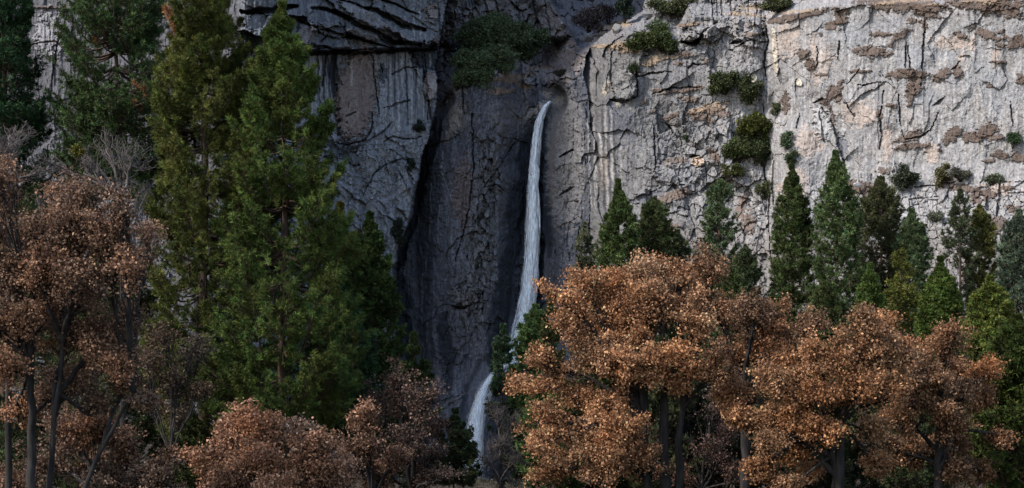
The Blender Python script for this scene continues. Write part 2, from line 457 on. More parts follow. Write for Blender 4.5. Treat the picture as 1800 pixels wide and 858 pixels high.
D += (h * 1.7 * pil).astype(np.float32); COL = mixc(COL, C3(.155, .15, .152), pil * .55); COL = mixc(COL, COL * .4, sstep(e, .14, 0) * pil * .8)
for pts, w in (([(935, 215), (922, 300), (905, 400), (890, 500), (880, 600)], 20), ([(955, 200), (952, 300), (950, 420), (945, 520)], 13),
               ([(700, 470), (705, 560), (720, 640)], 20), ([(880, 470), (872, 560), (860, 640)], 14), ([(962, 330), (968, 450)], 11), ([(780, 560), (790, 680)], 18)):
    stroke(pts, w, (.02, .024, .033), .93, .6, 'w')
patch(940, 195, 26, 7, (.34, .31, .29), .8, .3, -38)
patch(982, 178, 8, 8, (.36, .33, .31), .7, .3)
patch(800, 215, 10, 34, (.20, .165, .135), .55, .4, 25)
# warmer stone right of the fall
patch(995, 280, 36, 130, (.19, .178, .175), .8, 0, 0, .25)
stroke([(984, 276), (996, 270), (1006, 264)], 3.0, INK, .95, 1.2)
stroke([(984, 343), (996, 336), (1008, 329)], 2.6, INK, .9, 1.0)
stroke([(958, 285), (963, 282)], 2.5, INK, .9, 1)
# terrace above the lip
ter = mF * sstep(up, 2, 8)
h, e = facets(FU / 16, FV / 9, 511, 1.8); D += (h * 2.2 * ter).astype(np.float32); COL = mixc(COL, COL * .45, sstep(e, .12, 0) * ter * .7)
COL = mixc(COL, C3(.24, .205, .195), ter * .75 * sstep(n_b, -.6, .3))
COL = mixc(COL, C3(.19, .165, .155), mF * sstep(V, 250, 200) * sstep(U, 770, 800) * sstep(U, 945, 920) * .6 * sstep(n_a, -.5, .3))
for u, v, ru, rv in ((905, 138, 38, 9), (955, 118, 26, 5), (925, 150, 16, 6), (880, 160, 26, 6), (1005, 75, 10, 3), (1000, 92, 8, 3)):
    patch(u, v, ru, rv, (.21, .145, .10), .8, .4)
patch(938, 100, 17, 14, (.15, .145, .15), .9, 3.0, 0, .2)
patch(933, 143, 14, 9, (.17, .165, .165), .9, 1.8)
patch(1028, 66, 9, 8, (.22, .215, .22), .95, 3)
patch(985, 100, 45, 20, (.15, .125, .115), .6, -.5)
patch(975, 155, 22, 12, (.04, .037, .04), .85, -1.5)
patch(900, 45, 95, 40, (.15, .14, .145), .5, 0)
patch(968, 34, 22, 46, (.21, .19, .19), .8, 2.0, -28, .2)
for x in (850, 870, 905, 935, 955): stroke([(x, -5), (x + 8, 30), (x + 12, 60)], 2, INK, .7, .8)
patch(1060, 10, 75, 60, (.20, .19, .21), .8, 0, 0, .3)
# lower bench of the fall
stroke([(745, 740), (790, 708), (830, 685), (862, 662)], 2.0, (.16, .15, .155), .5, -.6)
patch(770, 660, 12, 30, (.14, .13, .135), .4, .6)

# ---- right wall: rounded nose with black and white stains
for pts, w, c, m in (
    ([(1048, 160), (1048, 260), (1052, 340)], 4.0, (.05, .05, .06), .85), ([(1058, 190), (1062, 250), (1072, 300), (1076, 320)], 4.5, (.055, .055, .066), .9),
    ([(1040, 180), (1042, 300), (1040, 400)], 3.0, (.07, .07, .08), .8), ([(1068, 170), (1082, 200), (1095, 225)], 6, (.08, .085, .10), .85),
    ([(1078, 175), (1100, 200)], 6, (.085, .09, .105), .8), ([(1035, 330), (1042, 400), (1050, 440)], 4, (.06, .06, .07), .8), ([(1062, 80), (1060, 140)], 3, (.09, .09, .10), .8),
    ([(1054, 120), (1055, 160)], 2.2, INK, .7), ([(1029, 190), (1030, 300), (1028, 380)], 3, (.06, .058, .062), .7),
    ([(1053, 235), (1057, 260), (1062, 275)], 2.0, (.6, .54, .48), .9), ([(1044, 200), (1045, 300), (1047, 380)], 1.3, (.42, .40, .38), .8),
    ([(1069, 230), (1072, 270), (1080, 340)], 1.6, (.45, .43, .41), .8), ([(1090, 240), (1092, 330)], 1.6, (.42, .41, .40), .7), ([(1087, 60), (1092, 76)], 2.5, (.10, .10, .11), .7)):
    stroke(pts, w, c, m)
patch(1062, 300, 9, 34, (.34, .245, .17), .8, 0, 0, .3)
patch(1065, 156, 6, 14, (.62, .52, .40), .95, .3, 10, .2)
patch(1087, 184, 6, 6, (.62, .52, .42), .95, .2, 0, .2)
stroke([(1072, 176), (1085, 177), (1100, 178), (1116, 171)], 3, INK, .95, 1.8)
patch(1098, 150, 22, 28, (.25, .24, .235), .6, 2.6, 0, .15)
stroke([(1119, 118), (1120, 170)], 2.0, INK, .7, 1.2)
stroke([(1076, 85), (1074, 130), (1080, 172)], 1.4, INK, .6, .8)
for pts in ([(1195, 45), (1230, 60), (1262, 38)], [(1196, 72), (1225, 76), (1236, 55)], [(1300, 78), (1320, 70), (1350, 75)], [(1120, 135), (1150, 128), (1180, 126)], [(1145, 165), (1180, 155), (1235, 153)],
            [(1341, 180), (1347, 240), (1343, 300), (1353, 350), (1350, 400), (1357, 470)], [(1345, 40), (1350, 70), (1343, 110), (1347, 140)], [(1210, 120), (1218, 112), (1245, 115)], [(1150, 225), (1152, 300)], [(1170, 215), (1190, 240)]):
    stroke(pts, 1.7, INK, .75, 1.1)
stroke([(1196, 74), (1222, 78), (1234, 62)], (3, 6), INK, .95, 3.0)
stroke([(1285, 76), (1305, 72)], 4, INK, .9, 2.2)
patch(1235, 58, 36, 10, (.33, .31, .30), .7, 1.6, -14, .2)
patch(1318, 42, 26, 40, (.27, .25, .245), .6, 2.0, 0, .2)
for x in (1252, 1260, 1268, 1285, 1315, 1330): stroke([(x, 0), (x + 1, 28)], 1.6, INK, .7, 1)
COL = mixc(COL, C3(.15, .142, .14), mR * sstep(WU, 1135, 1080) * .55)
patch(1095, 215, 20, 40, (.095, .10, .125), .7, 0, -25, .6)
for x in range(1034, 1082, 5):
    a = 175 + (x * 37) % 60; b = 300 + (x * 53) % 140
    stroke([(x, a), (x + 2, (a + b) / 2), (x + 6, b)], 2.4, (.045, .046, .056) if (x // 5) % 2 else (.40, .375, .35), .75 if (x // 5) % 2 else .5)
# dry grass and brown mats on the nose
for u, v, ru, rv, a in ((1080, 47, 26, 5, -12), (1050, 62, 16, 4, -30), (1065, 82, 20, 4, 0), (1100, 84, 24, 8, 8), (1150, 106, 20, 7, -18), (1250, 190, 28, 7, -12), (1215, 42, 14, 3, -10), (1090, 40, 16, 3, 5),
                        (1310, 25, 26, 4, 4), (1180, 100, 12, 3, 0), (1222, 195, 14, 4, 0)):
    patch(u, v, ru, rv, TAN, .85, .7, a, .7)
for u, v, ru, rv, a in ((1203, 96, 13, 5, 0), (1193, 111, 9, 3, 0), (1243, 107, 8, 3, 20), (1205, 158, 36, 3.5, -9), (1156, 159, 8, 3, 0), (1213, 174, 14, 5, 10), (1130, 179, 6, 4, -30), (1260, 195, 22, 8, 20),
                        (1200, 45, 12, 3, 10), (1320, 60, 18, 3, 0), (1145, 196, 4, 2, 0), (1180, 205, 14, 4, -30), (1230, 205, 22, 7, 10), (1185, 285, 22, 6, -8), (1255, 275, 12, 9, 60), (1305, 360, 8, 22, 20),
                        (1315, 390, 10, 18, 0), (1180, 345, 30, 8, -20), (1170, 400, 20, 10, 0)):
    patch(u, v, ru, rv, (.15, .105, .08), .85, .6, a, .7)
patch(1226, 284, 12, 10, (.50, .38, .29), .95, .6, 10, .2); stroke([(1212, 276), (1230, 273)], 1.8, INK, .9, 1.5); stroke([(1224, 295), (1238, 292)], 1.6, INK, .9, 1.2)
patch(1180, 312, 14, 16, (.10, .10, .115), .8, -.4); patch(1140, 345, 26, 10, (.11, .11, .13), .75, -1.0, -20)
patch(1190, 305, 45, 22, (.26, .25, .25), .5, 1.2, 0, .2)
patch(1325, 138, 7, 8, (.42, .38, .29), .95, .8, 0, .15)
# ---- sunlit wall
patch(1362, 90, 5, 45, (.5, .43, .34), .85, .5, -4, .2)
for u, v, ru, rv in ((1385, 70, 22, 30), (1440, 100, 20, 45), (1680, 75, 40, 14), (1400, 320, 22, 24), (1420, 250, 26, 26), (1690, 120, 10, 24), (1750, 100, 8, 18), (1510, 200, 30, 22), (1640, 270, 14, 18),
                     (1560, 250, 10, 30), (1385, 340, 18, 30), (1755, 330, 26, 16)):
    patch(u, v, ru, rv, (.43, .33, .265), .55, .2, 0, .5)
for u, v, ru, rv in ((1560, 42, 24, 16), (1640, 95, 36, 10), (1700, 130, 46, 22), (1620, 170, 30, 14), (1500, 60, 22, 24), (1760, 160, 34, 30), (1600, 120, 26, 40), (1450, 60, 16, 30)):
    patch(u, v, ru, rv, (.22, .225, .24), .5, 0, 0, .7, True)
for x, a, b in ((1478, 60, 110), (1492, 40, 150), (1570, 50, 130), (1600, 30, 170), (1625, 20, 200), (1660, 30, 120), (1700, 60, 220), (1715, 20, 140), (1740, 50, 200), (1765, 30, 160), (1784, 60, 240), (1440, 60, 200), (1410, 60, 160),
                (1690, 180, 280), (1650, 180, 260), (1545, 150, 260), (1735, 200, 300), (1390, 120, 200), (1580, 200, 300)):
    stroke([(x, a), (x + 2, (a + b) / 2), (x, b)], 3.4, (.17, .175, .19) if x % 2 else (.42, .41, .40), .4, .25 if x % 2 else 0)
for pts, w in (([(1475, 68), (1474, 105)], 1.6), ([(1626, 30), (1625, 60), (1622, 110), (1618, 150)], 2.2), ([(1592, 70), (1592, 118)], 1.8), ([(1553, 160), (1548, 200), (1550, 240), (1546, 262)], 2.6),
               ([(1649, 198), (1640, 222), (1630, 234), (1612, 242), (1590, 245)], 2.4), ([(1660, 170), (1650, 182), (1640, 186)], 3.5), ([(1688, 108), (1680, 116), (1672, 122)], 2.2), ([(1776, 178), (1779, 200), (1780, 222)], 1.8),
               ([(1580, 165), (1582, 215), (1590, 245)], 1.8), ([(1485, 175), (1495, 195), (1502, 205)], 1.6), ([(1370, 120), (1372, 145)], 4), ([(1400, 140), (1398, 160)], 3), ([(1436, 80), (1438, 110), (1430, 130)], 1.6),
               ([(1445, 190), (1460, 210), (1475, 250), (1485, 290)], (3, 5)), ([(1430, 180), (1445, 175), (1455, 185)], 3), ([(1440, 195), (1446, 230), (1448, 250)], 3.5), ([(1405, 200), (1400, 225)], 2),
               ([(1512, 120), (1488, 150)], 1.6), ([(1560, 335), (1562, 380)], 2), ([(1757, 310), (1758, 350), (1752, 380)], 3.5), ([(1360, 270), (1358, 330), (1362, 400)], 2), ([(1500, 150), (1560, 145)], 1.2),
               ([(1600, 330), (1640, 326), (1680, 320)], 1.6), ([(1600, 350), (1650, 345)], 1.4), ([(1760, 320), (1800, 318)], 1.4), ([(1770, 340), (1800, 338)], 1.4), ([(1600, 122), (1596, 80)], 1.4)):
    stroke(pts, tuple(np.array(w) * .75) if isinstance(w, tuple) else w * .75, (.05, .05, .055), .7, 1.0, rough=.9)
for u, v, ru, rv, a in (
    (1400, 28, 62, 5, -12), (1478, 28, 10, 16, 10), (1462, 44, 14, 6, -10), (1590, 8, 70, 11, 4), (1625, 20, 22, 8, 20), (1730, 6, 62, 10, 0), (1770, 20, 24, 9, 10), (1735, 16, 12, 9, 0), (1545, 60, 15, 4, 0), (1582, 62, 17, 6, -32),
    (1532, 90, 28, 8, 6), (1605, 36, 11, 4, -5), (1625, 45, 4, 10, 0), (1690, 62, 14, 4, 25), (1734, 60, 24, 7, 22), (1761, 56, 6, 4, 0), (1768, 64, 6, 3, 40), (1790, 72, 20, 11, -25), (1758, 79, 7, 4, 0), (1755, 109, 10, 2.5, 0),
    (1583, 130, 22, 7, -8), (1608, 128, 26, 5, 8), (1607, 148, 12, 16, 5), (1656, 131, 16, 8, -30), (1683, 126, 9, 7, 40), (1795, 138, 10, 8, -25), (1510, 125, 22, 2.5, 0), (1466, 160, 18, 8, -45), (1472, 172, 6, 8, 0),
    (1412, 95, 10, 10, 30), (1422, 110, 8, 10, 0), (1425, 118, 6, 4, 0), (1445, 131, 9, 2.5, 0), (1740, 150, 6, 3, 0), (1562, 184, 5, 3, 0), (1572, 187, 5, 3, 0), (1546, 200, 5, 9, 0), (1600, 165, 6, 18, 8), (1600, 240, 22, 7, -15),
    (1602, 257, 26, 5, -5), (1672, 238, 22, 8, -40), (1708, 240, 16, 8, 0), (1735, 228, 18, 10, -15), (1745, 240, 16, 6, 0), (1758, 272, 14, 6, 8), (1790, 276, 14, 8, 10), (1653, 265, 4, 2.5, 0), (1770, 330, 10, 4, 0),
    (1715, 345, 10, 12, 0), (1735, 340, 12, 10, 0), (1783, 368, 14, 6, 10), (1697, 395, 10, 14, 0), (1750, 395, 16, 12, -10), (1740, 282, 10, 3, 0), (1500, 200, 3, 2, 0), (1442, 60, 3, 3, 0), (1566, 80, 4, 4, 0), (1450, 182, 10, 5, 30),
    (1462, 205, 4, 14, -15), (1690, 330, 26, 6, 5), (1500, 330, 40, 12, 0), (1380, 180, 7, 14, 0), (1555, 300, 12, 6, 0)):
    patch(u, v, ru, rv, BROWN, .92, .8, a, .75)
for u, v, ru, rv in ((1610, -2, 40, 5), (1740, -2, 36, 5), (1560, 5, 20, 3), (1400, 20, 40, 2.5), (1330, 12, 30, 4), (1640, 8, 14, 2), (1745, 5, 16, 2)):
    patch(u, v, ru, rv, TAN, .8, .3, -4, .8)
patch(1405, 145, 6, 7, (.6, .53, .42), .9, .8, 0, .2)
patch(1445, 215, 14, 26, (.5, .48, .47), .5, 0.8, -10)
patch(1480, 255, 8, 22, (.12, .12, .14), .7, -.8, -12)
# far left wall beside the first pines
patch(85, 60, 22, 40, (.34, .32, .335), .6, .8); stroke([(55, 78), (95, 72), (115, 85)], 2.0, BROWN, .8, .8); stroke([(60, 12), (130, 14)], 2.5, BROWN, .8, -.6)
stroke([(120, 20), (100, 80), (90, 160)], 1.8, INK, .6, 1)
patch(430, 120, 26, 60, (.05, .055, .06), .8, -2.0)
stroke([(420, 140), (428, 200)], 4, INK, .8, 1.0)

# keep the rock behind the falling water
WP = [(967, 178), (958, 187), (949, 206), (943, 240), (939, 290), (937, 340), (937, 400), (934, 450), (929, 500), (921, 550), (910, 600), (890, 640), (866, 655), (848, 690), (838, 730), (832, 780), (830, 840)]
WD = [419.5, 418.5, 418, 417.8, 417.5, 417.2, 417, 416.8, 416.5, 416, 415, 412, 407, 405.5, 404.5, 403.8, 403.2]
WH = [2.0, 3.2, 4.4, 5.4, 6.5, 7.4, 8, 8.6, 9.4, 11, 12, 11, 4.5, 9, 11, 13, 15]
s = box(WP, 50)
d, t = pdist(WP, U[s], V[s])
wd = np.interp(t, np.linspace(0, 1, len(WD)), WD) + 1.6
near = sstep(d, 34, 24)
D[s] = np.where(near > 0, np.maximum(D[s], wd * near + D[s] * (1 - near)), D[s])

X3 = (U - 900) * K * D; Z3 = CZ + (HV - V) * K * D
VT = np.stack([X3, D, Z3], -1).reshape(-1, 3)
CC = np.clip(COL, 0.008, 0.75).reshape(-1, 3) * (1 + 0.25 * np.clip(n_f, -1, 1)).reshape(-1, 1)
ny, nx = U.shape
idx = np.arange(ny * nx).reshape(ny, nx)
quads = np.stack([idx[:-1, :-1], idx[:-1, 1:], idx[1:, 1:], idx[1:, :-1]], -1).reshape(-1, 4)
reg = np.where(isL, 0, np.where(isR, 2, 1))[:-1, :-1].ravel()
for r, lab in ((0, "shaded grey-blue granite wall with a black overhang behind the tall pines"), (1, "dark purple-grey granite wall behind the waterfall"),
               (2, "pale sunlit granite wall with brown mats right of the waterfall")):
    f = quads[reg == r]
    used = np.unique(f)
    remap = np.zeros(ny * nx, np.int32); remap[used] = np.arange(len(used))
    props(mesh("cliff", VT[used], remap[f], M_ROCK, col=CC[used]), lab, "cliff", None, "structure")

def cliffD(u, v):
    i = int(np.clip(np.searchsorted(us, u), 0, nx - 1)); j = int(np.clip(np.searchsorted(vs, v), 0, ny - 1))
    return float(D[j, i])

# ------------------------------------------------------------------ ground
def ground_z(x, y):
    a = 9.0 * sstep(y, 150, 400)
    b = 34.0 * sstep(y, 180, 350) * sstep(x, 22, 70)
    c = 14.0 * sstep(y, 200, 370) * sstep(x, -25, -80)
    return a + b + c
gx = np.linspace(-420, 420, 260); gy = np.linspace(-60, 520, 200)
GX, GY = np.meshgrid(gx, gy)
GZ = ground_z(GX, GY) + 0.5 * fbm(GX / 12, GY / 12, 601, 4) + 0.12 * fbm(GX / 2.5, GY / 2.5, 611, 2) - 0.2
gi = np.arange(GX.size).reshape(GX.shape)
gq = np.stack([gi[:-1, :-1], gi[:-1, 1:], gi[1:, 1:], gi[1:, :-1]], -1).reshape(-1, 4)
M_GROUND = bark_material("leaf_litter", (0.018, 0.014, 0.011), (0.05, 0.037, 0.026), 0.9)
props(mesh("ground", np.stack([GX, GY, GZ], -1).reshape(-1, 3), gq, M_GROUND, smooth=True), "forest floor with brown leaf litter", "ground", None, "structure")

# ------------------------------------------------------------------ tubes, needles, leaves
class Tubes:
    def __init__(s): s.v, s.f, s.n = [], [], 0
    def add(s, Pp, R, sides=5):
        """Pp (B,N,3), R (B,N)"""
        Pp = np.asarray(Pp, float); R = np.asarray(R, float)
        if Pp.ndim == 2: Pp, R = Pp[None], R[None]
        B, N, _ = Pp.shape
        T = norm(np.gradient(Pp, axis=1))
        ref = np.where(np.abs(T[:, :1, 2:3]) > 0.75, np.array([[[1., 0.1, 0.]]]), np.array([[[0.02, 0.03, 1.]]]))
        A = norm(np.cross(T, np.broadcast_to(ref, T.shape))); Bn = np.cross(T, A)
        ang = np.arange(sides) * 2 * np.pi / sides
        ring = Pp[:, :, None, :] + R[:, :, None, None] * (A[:, :, None, :] * np.cos(ang)[None, None, :, None] + Bn[:, :, None, :] * np.sin(ang)[None, None, :, None])
        ii = s.n + np.arange(B * N * sides).reshape(B, N, sides)
        a, b = ii[:, :-1], ii[:, 1:]
        q = np.stack([a, np.roll(a, -1, 2), np.roll(b, -1, 2), b], -1).reshape(-1, 4)
        s.v.append(ring.reshape(-1, 3)); s.f.append(q); s.n += B * N * sides
    def build(s, name, mat, parent=None, origin=None):
        return mesh(name, np.concatenate(s.v), np.concatenate(s.f), mat, parent, origin=origin, smooth=True)

def needles(rng, C, A, k, ln, wd, spread, tint, tvar=0.25, flat=0.0):
    """C (M,3) tuft centres, A (M,3) axes -> tris and colours"""
    M = len(C)
    r = rng.normal(size=(M, k, 3)); r[..., 2] *= (1 - flat)
    d = norm(A[:, None, :] + spread * r)
    L = ln * rng.uniform(0.6, 1.25, (M, k, 1))
    sd = norm(np.cross(d, rng.normal(size=(M, k, 3)))) * wd * rng.uniform(0.6, 1.3, (M, k, 1))
    base = C[:, None, :] + d * L * 0.05
    tip = C[:, None, :] + d * L
    mid = C[:, None, :] + d * L * 0.45
    v = np.stack([base, mid + sd, tip, mid - sd], 2).reshape(-1, 3)
    f = np.arange(M * k * 4).reshape(-1, 4)
    tv = (1 + tvar * rng.normal(size=(M, 1, 1))).clip(0.4, 1.8) * (1 + 0.15 * rng.normal(size=(M, k, 1))).clip(0.5, 1.5)
    hue = np.array(tint)[None, None, :] * tv * np.stack([1 + 0.12 * rng.normal(size=(M, 1)), np.ones((M, 1)), 1 + 0.1 * rng.normal(size=(M, 1))], -1)
    col = np.repeat(hue[:, :, None, :], 4, 2)
    return v, f, col.reshape(-1, 3)

def conifer(name, label, u, Y, prof, tint, seed, cat="pine tree", group=None, nb=260, lets=9, per=4, k=8, ln=0.55, wd=0.05,
            tipup=0.35, lowdroop=-0.15, spread=0.75, flat=0.0, lean=0.0, lump=0.28, dead=None, bare=0.0, ws=0.95, tint2=None, trunk_r=None, bark=None):
    """prof: [(v, half width in px)] from the top down"""
    rng = np.random.default_rng(seed)
    if max(tint) < .079 and tint is not FG: tint = tuple(1.55 * x for x in tint)
    s = K * Y
    x0 = (u - 900) * s
    z0 = float(ground_z(np.array(x0), np.array(Y))) - 0.4
    pv = np.array([p[0] for p in prof], float); ph = np.array([p[1] for p in prof], float) * s
    ztop = CZ + (HV - pv[0]) * s
    zlow = CZ + (HV - pv[-1]) * s
    H = ztop - z0
    root = empty(name, (x0, Y, z0)); props(root, label, cat, group)
    tr = trunk_r or H * 0.0105
    tz = np.linspace(0, H, 26)
    wob = np.stack([0.12 * np.sin(tz * 0.23 + seed) + lean * tz, 0.12 * np.cos(tz * 0.19 + seed), tz], -1)
    T = Tubes(); T.add(wob, np.maximum(tr * (1 - tz / H) ** 0.8 * (1 + 0.5 * np.exp(-tz / 1.2)), 0.03), 9)
    T.build("trunk", bark or M_PBARK, root)
    # limbs
    nwh = max(int((ztop - zlow) / ws), 5)
    lev = zlow + (ztop - zlow) * (1 - (1 - np.linspace(0, 1, nwh)) ** 1.3) * 0.99 + rng.normal(size=nwh) * ws * 0.18
    zz = np.sort(lev[rng.integers(0, nwh, nb)] + rng.normal(size=nb) * ws * 0.10) - z0
    az = rng.uniform(0, 2 * np.pi, nb)
    Rr = np.interp(-(zz + z0), -(CZ + (HV - pv) * s), ph)
    lobes = 1 + lump * (np.sin(az * 2 + zz * 0.55 + seed) * 0.6 + np.sin(az * 3 - zz * 0.95 + seed * 2) * 0.5 + 0.5 * rng.normal(size=nb) * 0.6)
    hrel = (zz + z0 - zlow) / max(ztop - zlow, 1e-3)
    slope = lowdroop + (0.75 - lowdroop) * hrel ** 2.2 + 0.10 * rng.normal(size=nb)
    for _ in range(3):
        Rn = np.interp(-(zz + z0 + np.maximum(Rr * (slope + tipup * .8), 0)), -(CZ + (HV - pv) * s), ph)
        Rr = 0.5 * Rr + 0.5 * np.minimum(Rn, Rr)
    L = np.maximum(Rr * lobes.clip(0.35, 1.08) - 0.35 * ln, 0.22)
    N = 8
    t = np.linspace(0, 1, N)
    hor = np.stack([np.cos(az), np.sin(az), np.zeros(nb)], -1)
    cx = np.interp(zz, tz, wob[:, 0]); cy = np.interp(zz, tz, wob[:, 1])
    pts = np.zeros((nb, N, 3))
    bend = rng.normal(size=(nb, 1)) * 0.12
    side = np.stack([-np.sin(az), np.cos(az), np.zeros(nb)], -1)
    pts += np.stack([cx, cy, zz], -1)[:, None, :]
    pts += hor[:, None, :] * (L[:, None] * t)[..., None] + side[:, None, :] * (bend * L[:, None] * t ** 2)[..., None]
    pts[..., 2] += L[:, None] * (slope[:, None] * t + tipup * t ** 2.5 - 0.18 * np.sin(t * np.pi))
    G = Tubes(); br = (0.018 * L + 0.02)[:, None] * (1 - 0.85 * t)[None]
    G.add(pts, br, 4)
    # branchlets
    tb = rng.uniform(0.2, 1.0, (nb, lets)) ** 0.65
    tb[:, 0] = 1.0
    fi = tb * (N - 1); i0 = np.clip(fi.astype(int), 0, N - 2); fr = fi - i0
    bi = np.arange(nb)[:, None]
    bp = pts[bi, i0] * (1 - fr[..., None]) + pts[bi, i0 + 1] * fr[..., None]
    tang = norm(pts[bi, i0 + 1] - pts[bi, i0])
    sgn = np.where(rng.uniform(size=(nb, lets)) < 0.5, -1, 1)
    bl = (0.16 + 0.34 * (1 - tb)) * L[:, None] * rng.uniform(0.5, 1.2, (nb, lets)) + np.minimum(0.25, 0.2 * L[:, None])
    bd = norm(tang * 0.7 + side[:, None, :] * (sgn * rng.uniform(0.3, 1.0, (nb, lets)))[..., None] + np.array([0, 0, 1.0]) * rng.normal(0.10, 0.14, (nb, lets))[..., None])
    bd[:, 0] = tang[:, 0]
    keep = np.ones((nb, lets), bool)
    if bare > 0: keep &= rng.uniform(size=(nb, lets)) > bare
    bpf, bdf, blf = bp[keep], bd[keep], bl[keep]
    tt = np.linspace(0, 1, 3)
    bpts = bpf[:, None, :] + bdf[:, None, :] * (blf[:, None] * tt)[..., None]
    bpts[..., 2] += 0.12 * blf[:, None] * tt ** 2
    G.add(bpts, np.array([[0.018, 0.013, 0.008]]) * np.ones((len(bpf), 1)), 3)
    G.build("limbs", bark or M_PBARK, root)
    # foliage
    tf = rng.uniform(0.35, 1.05, (len(bpf), per)) ** .8
    C = bpf[:, None, :] + bdf[:, None, :] * (blf[:, None] * tf)[..., None] + rng.normal(size=(len(bpf), per, 3)) * 0.10 * ln
    A = norm(bdf[:, None, :] + rng.normal(size=C.shape) * 0.45 + np.array([0, 0, 0.35 * (1 if tipup > 0 else -1)]))
    C = C.reshape(-1, 3); A = A.reshape(-1, 3)
    lsc = np.repeat(np.broadcast_to(np.clip(0.35 + 0.4 * L, 0.4, 1.0)[:, None], keep.shape)[keep], per)[:, None, None]
    v, f, col = needles(rng, C, A, k, ln * lsc, wd * (0.4 + 0.6 * lsc), spread, tint, 0.16, flat)
    bvar = np.repeat((1 + 0.30 * rng.normal(size=len(bpf))).clip(.45, 1.9), per * k * 4)[:, None]; col = col * bvar
    if tint2 is not None:
        big = np.repeat(np.sin(C[:, 0] * 0.9 + seed) * np.sin(C[:, 2] * 0.6 + C[:, 1] * 0.5), k * 4)
        col = col + (np.array(tint2) - np.array(tint)) * sstep(big, -0.2, 0.7)[:, None]
    if dead is not None:      # dead rusty sprigs (u, v, r px)
        for du, dv, dr in dead:
            cpt = P(du, dv, Y) - np.array([x0, Y, z0])
            m = (np.hypot(v[:, 0] - cpt[0], v[:, 2] - cpt[2]) < dr * s) & (v[:, 1] < 0.6)
            col[m] = np.array([.33, .16, .07]) * rng.uniform(.7, 1.2, (int(m.sum()), 1))
    mesh("foliage", v, f, M_NEEDLE, root, col=np.clip(col, 0.004, 0.6))
    return root

def bez(a, b, c, n):
    t = np.linspace(0, 1, n)[:, None]
    return (1 - t) ** 2 * a + 2 * t * (1 - t) * b + t ** 2 * c

def leafs(rng, C, size, tint, tint2, droop=0.3, tvar=0.3):
    M = len(C)
    n = norm(rng.normal(size=(M, 3)) + np.array([0, 0, 0.5]))
    a = norm(np.cross(n, rng.normal(size=(M, 3))))
    a[:, 2] -= droop; a = norm(a)
    b = norm(np.cross(n, a))
    L = size * rng.uniform(0.5, 1.5, (M, 1)); W = L * rng.uniform(0.3, 0.5, (M, 1))
    v = np.stack([C - a * L * .5, C + b * W + a * L * .08 + n * L * .12, C + a * L * .5, C - b * W + a * L * .08 + n * L * .12], 1).reshape(-1, 3)
    f = np.arange(M * 4).reshape(-1, 4)
    mixf = rng.uniform(size=(M, 1)) ** 1.6
    c = (np.array(tint)[None] * (1 - mixf) + np.array(tint2)[None] * mixf) * (1 + tvar * rng.normal(size=(M, 1))).clip(0.35, 1.9)
    return v, f, np.repeat(c, 4, 0)

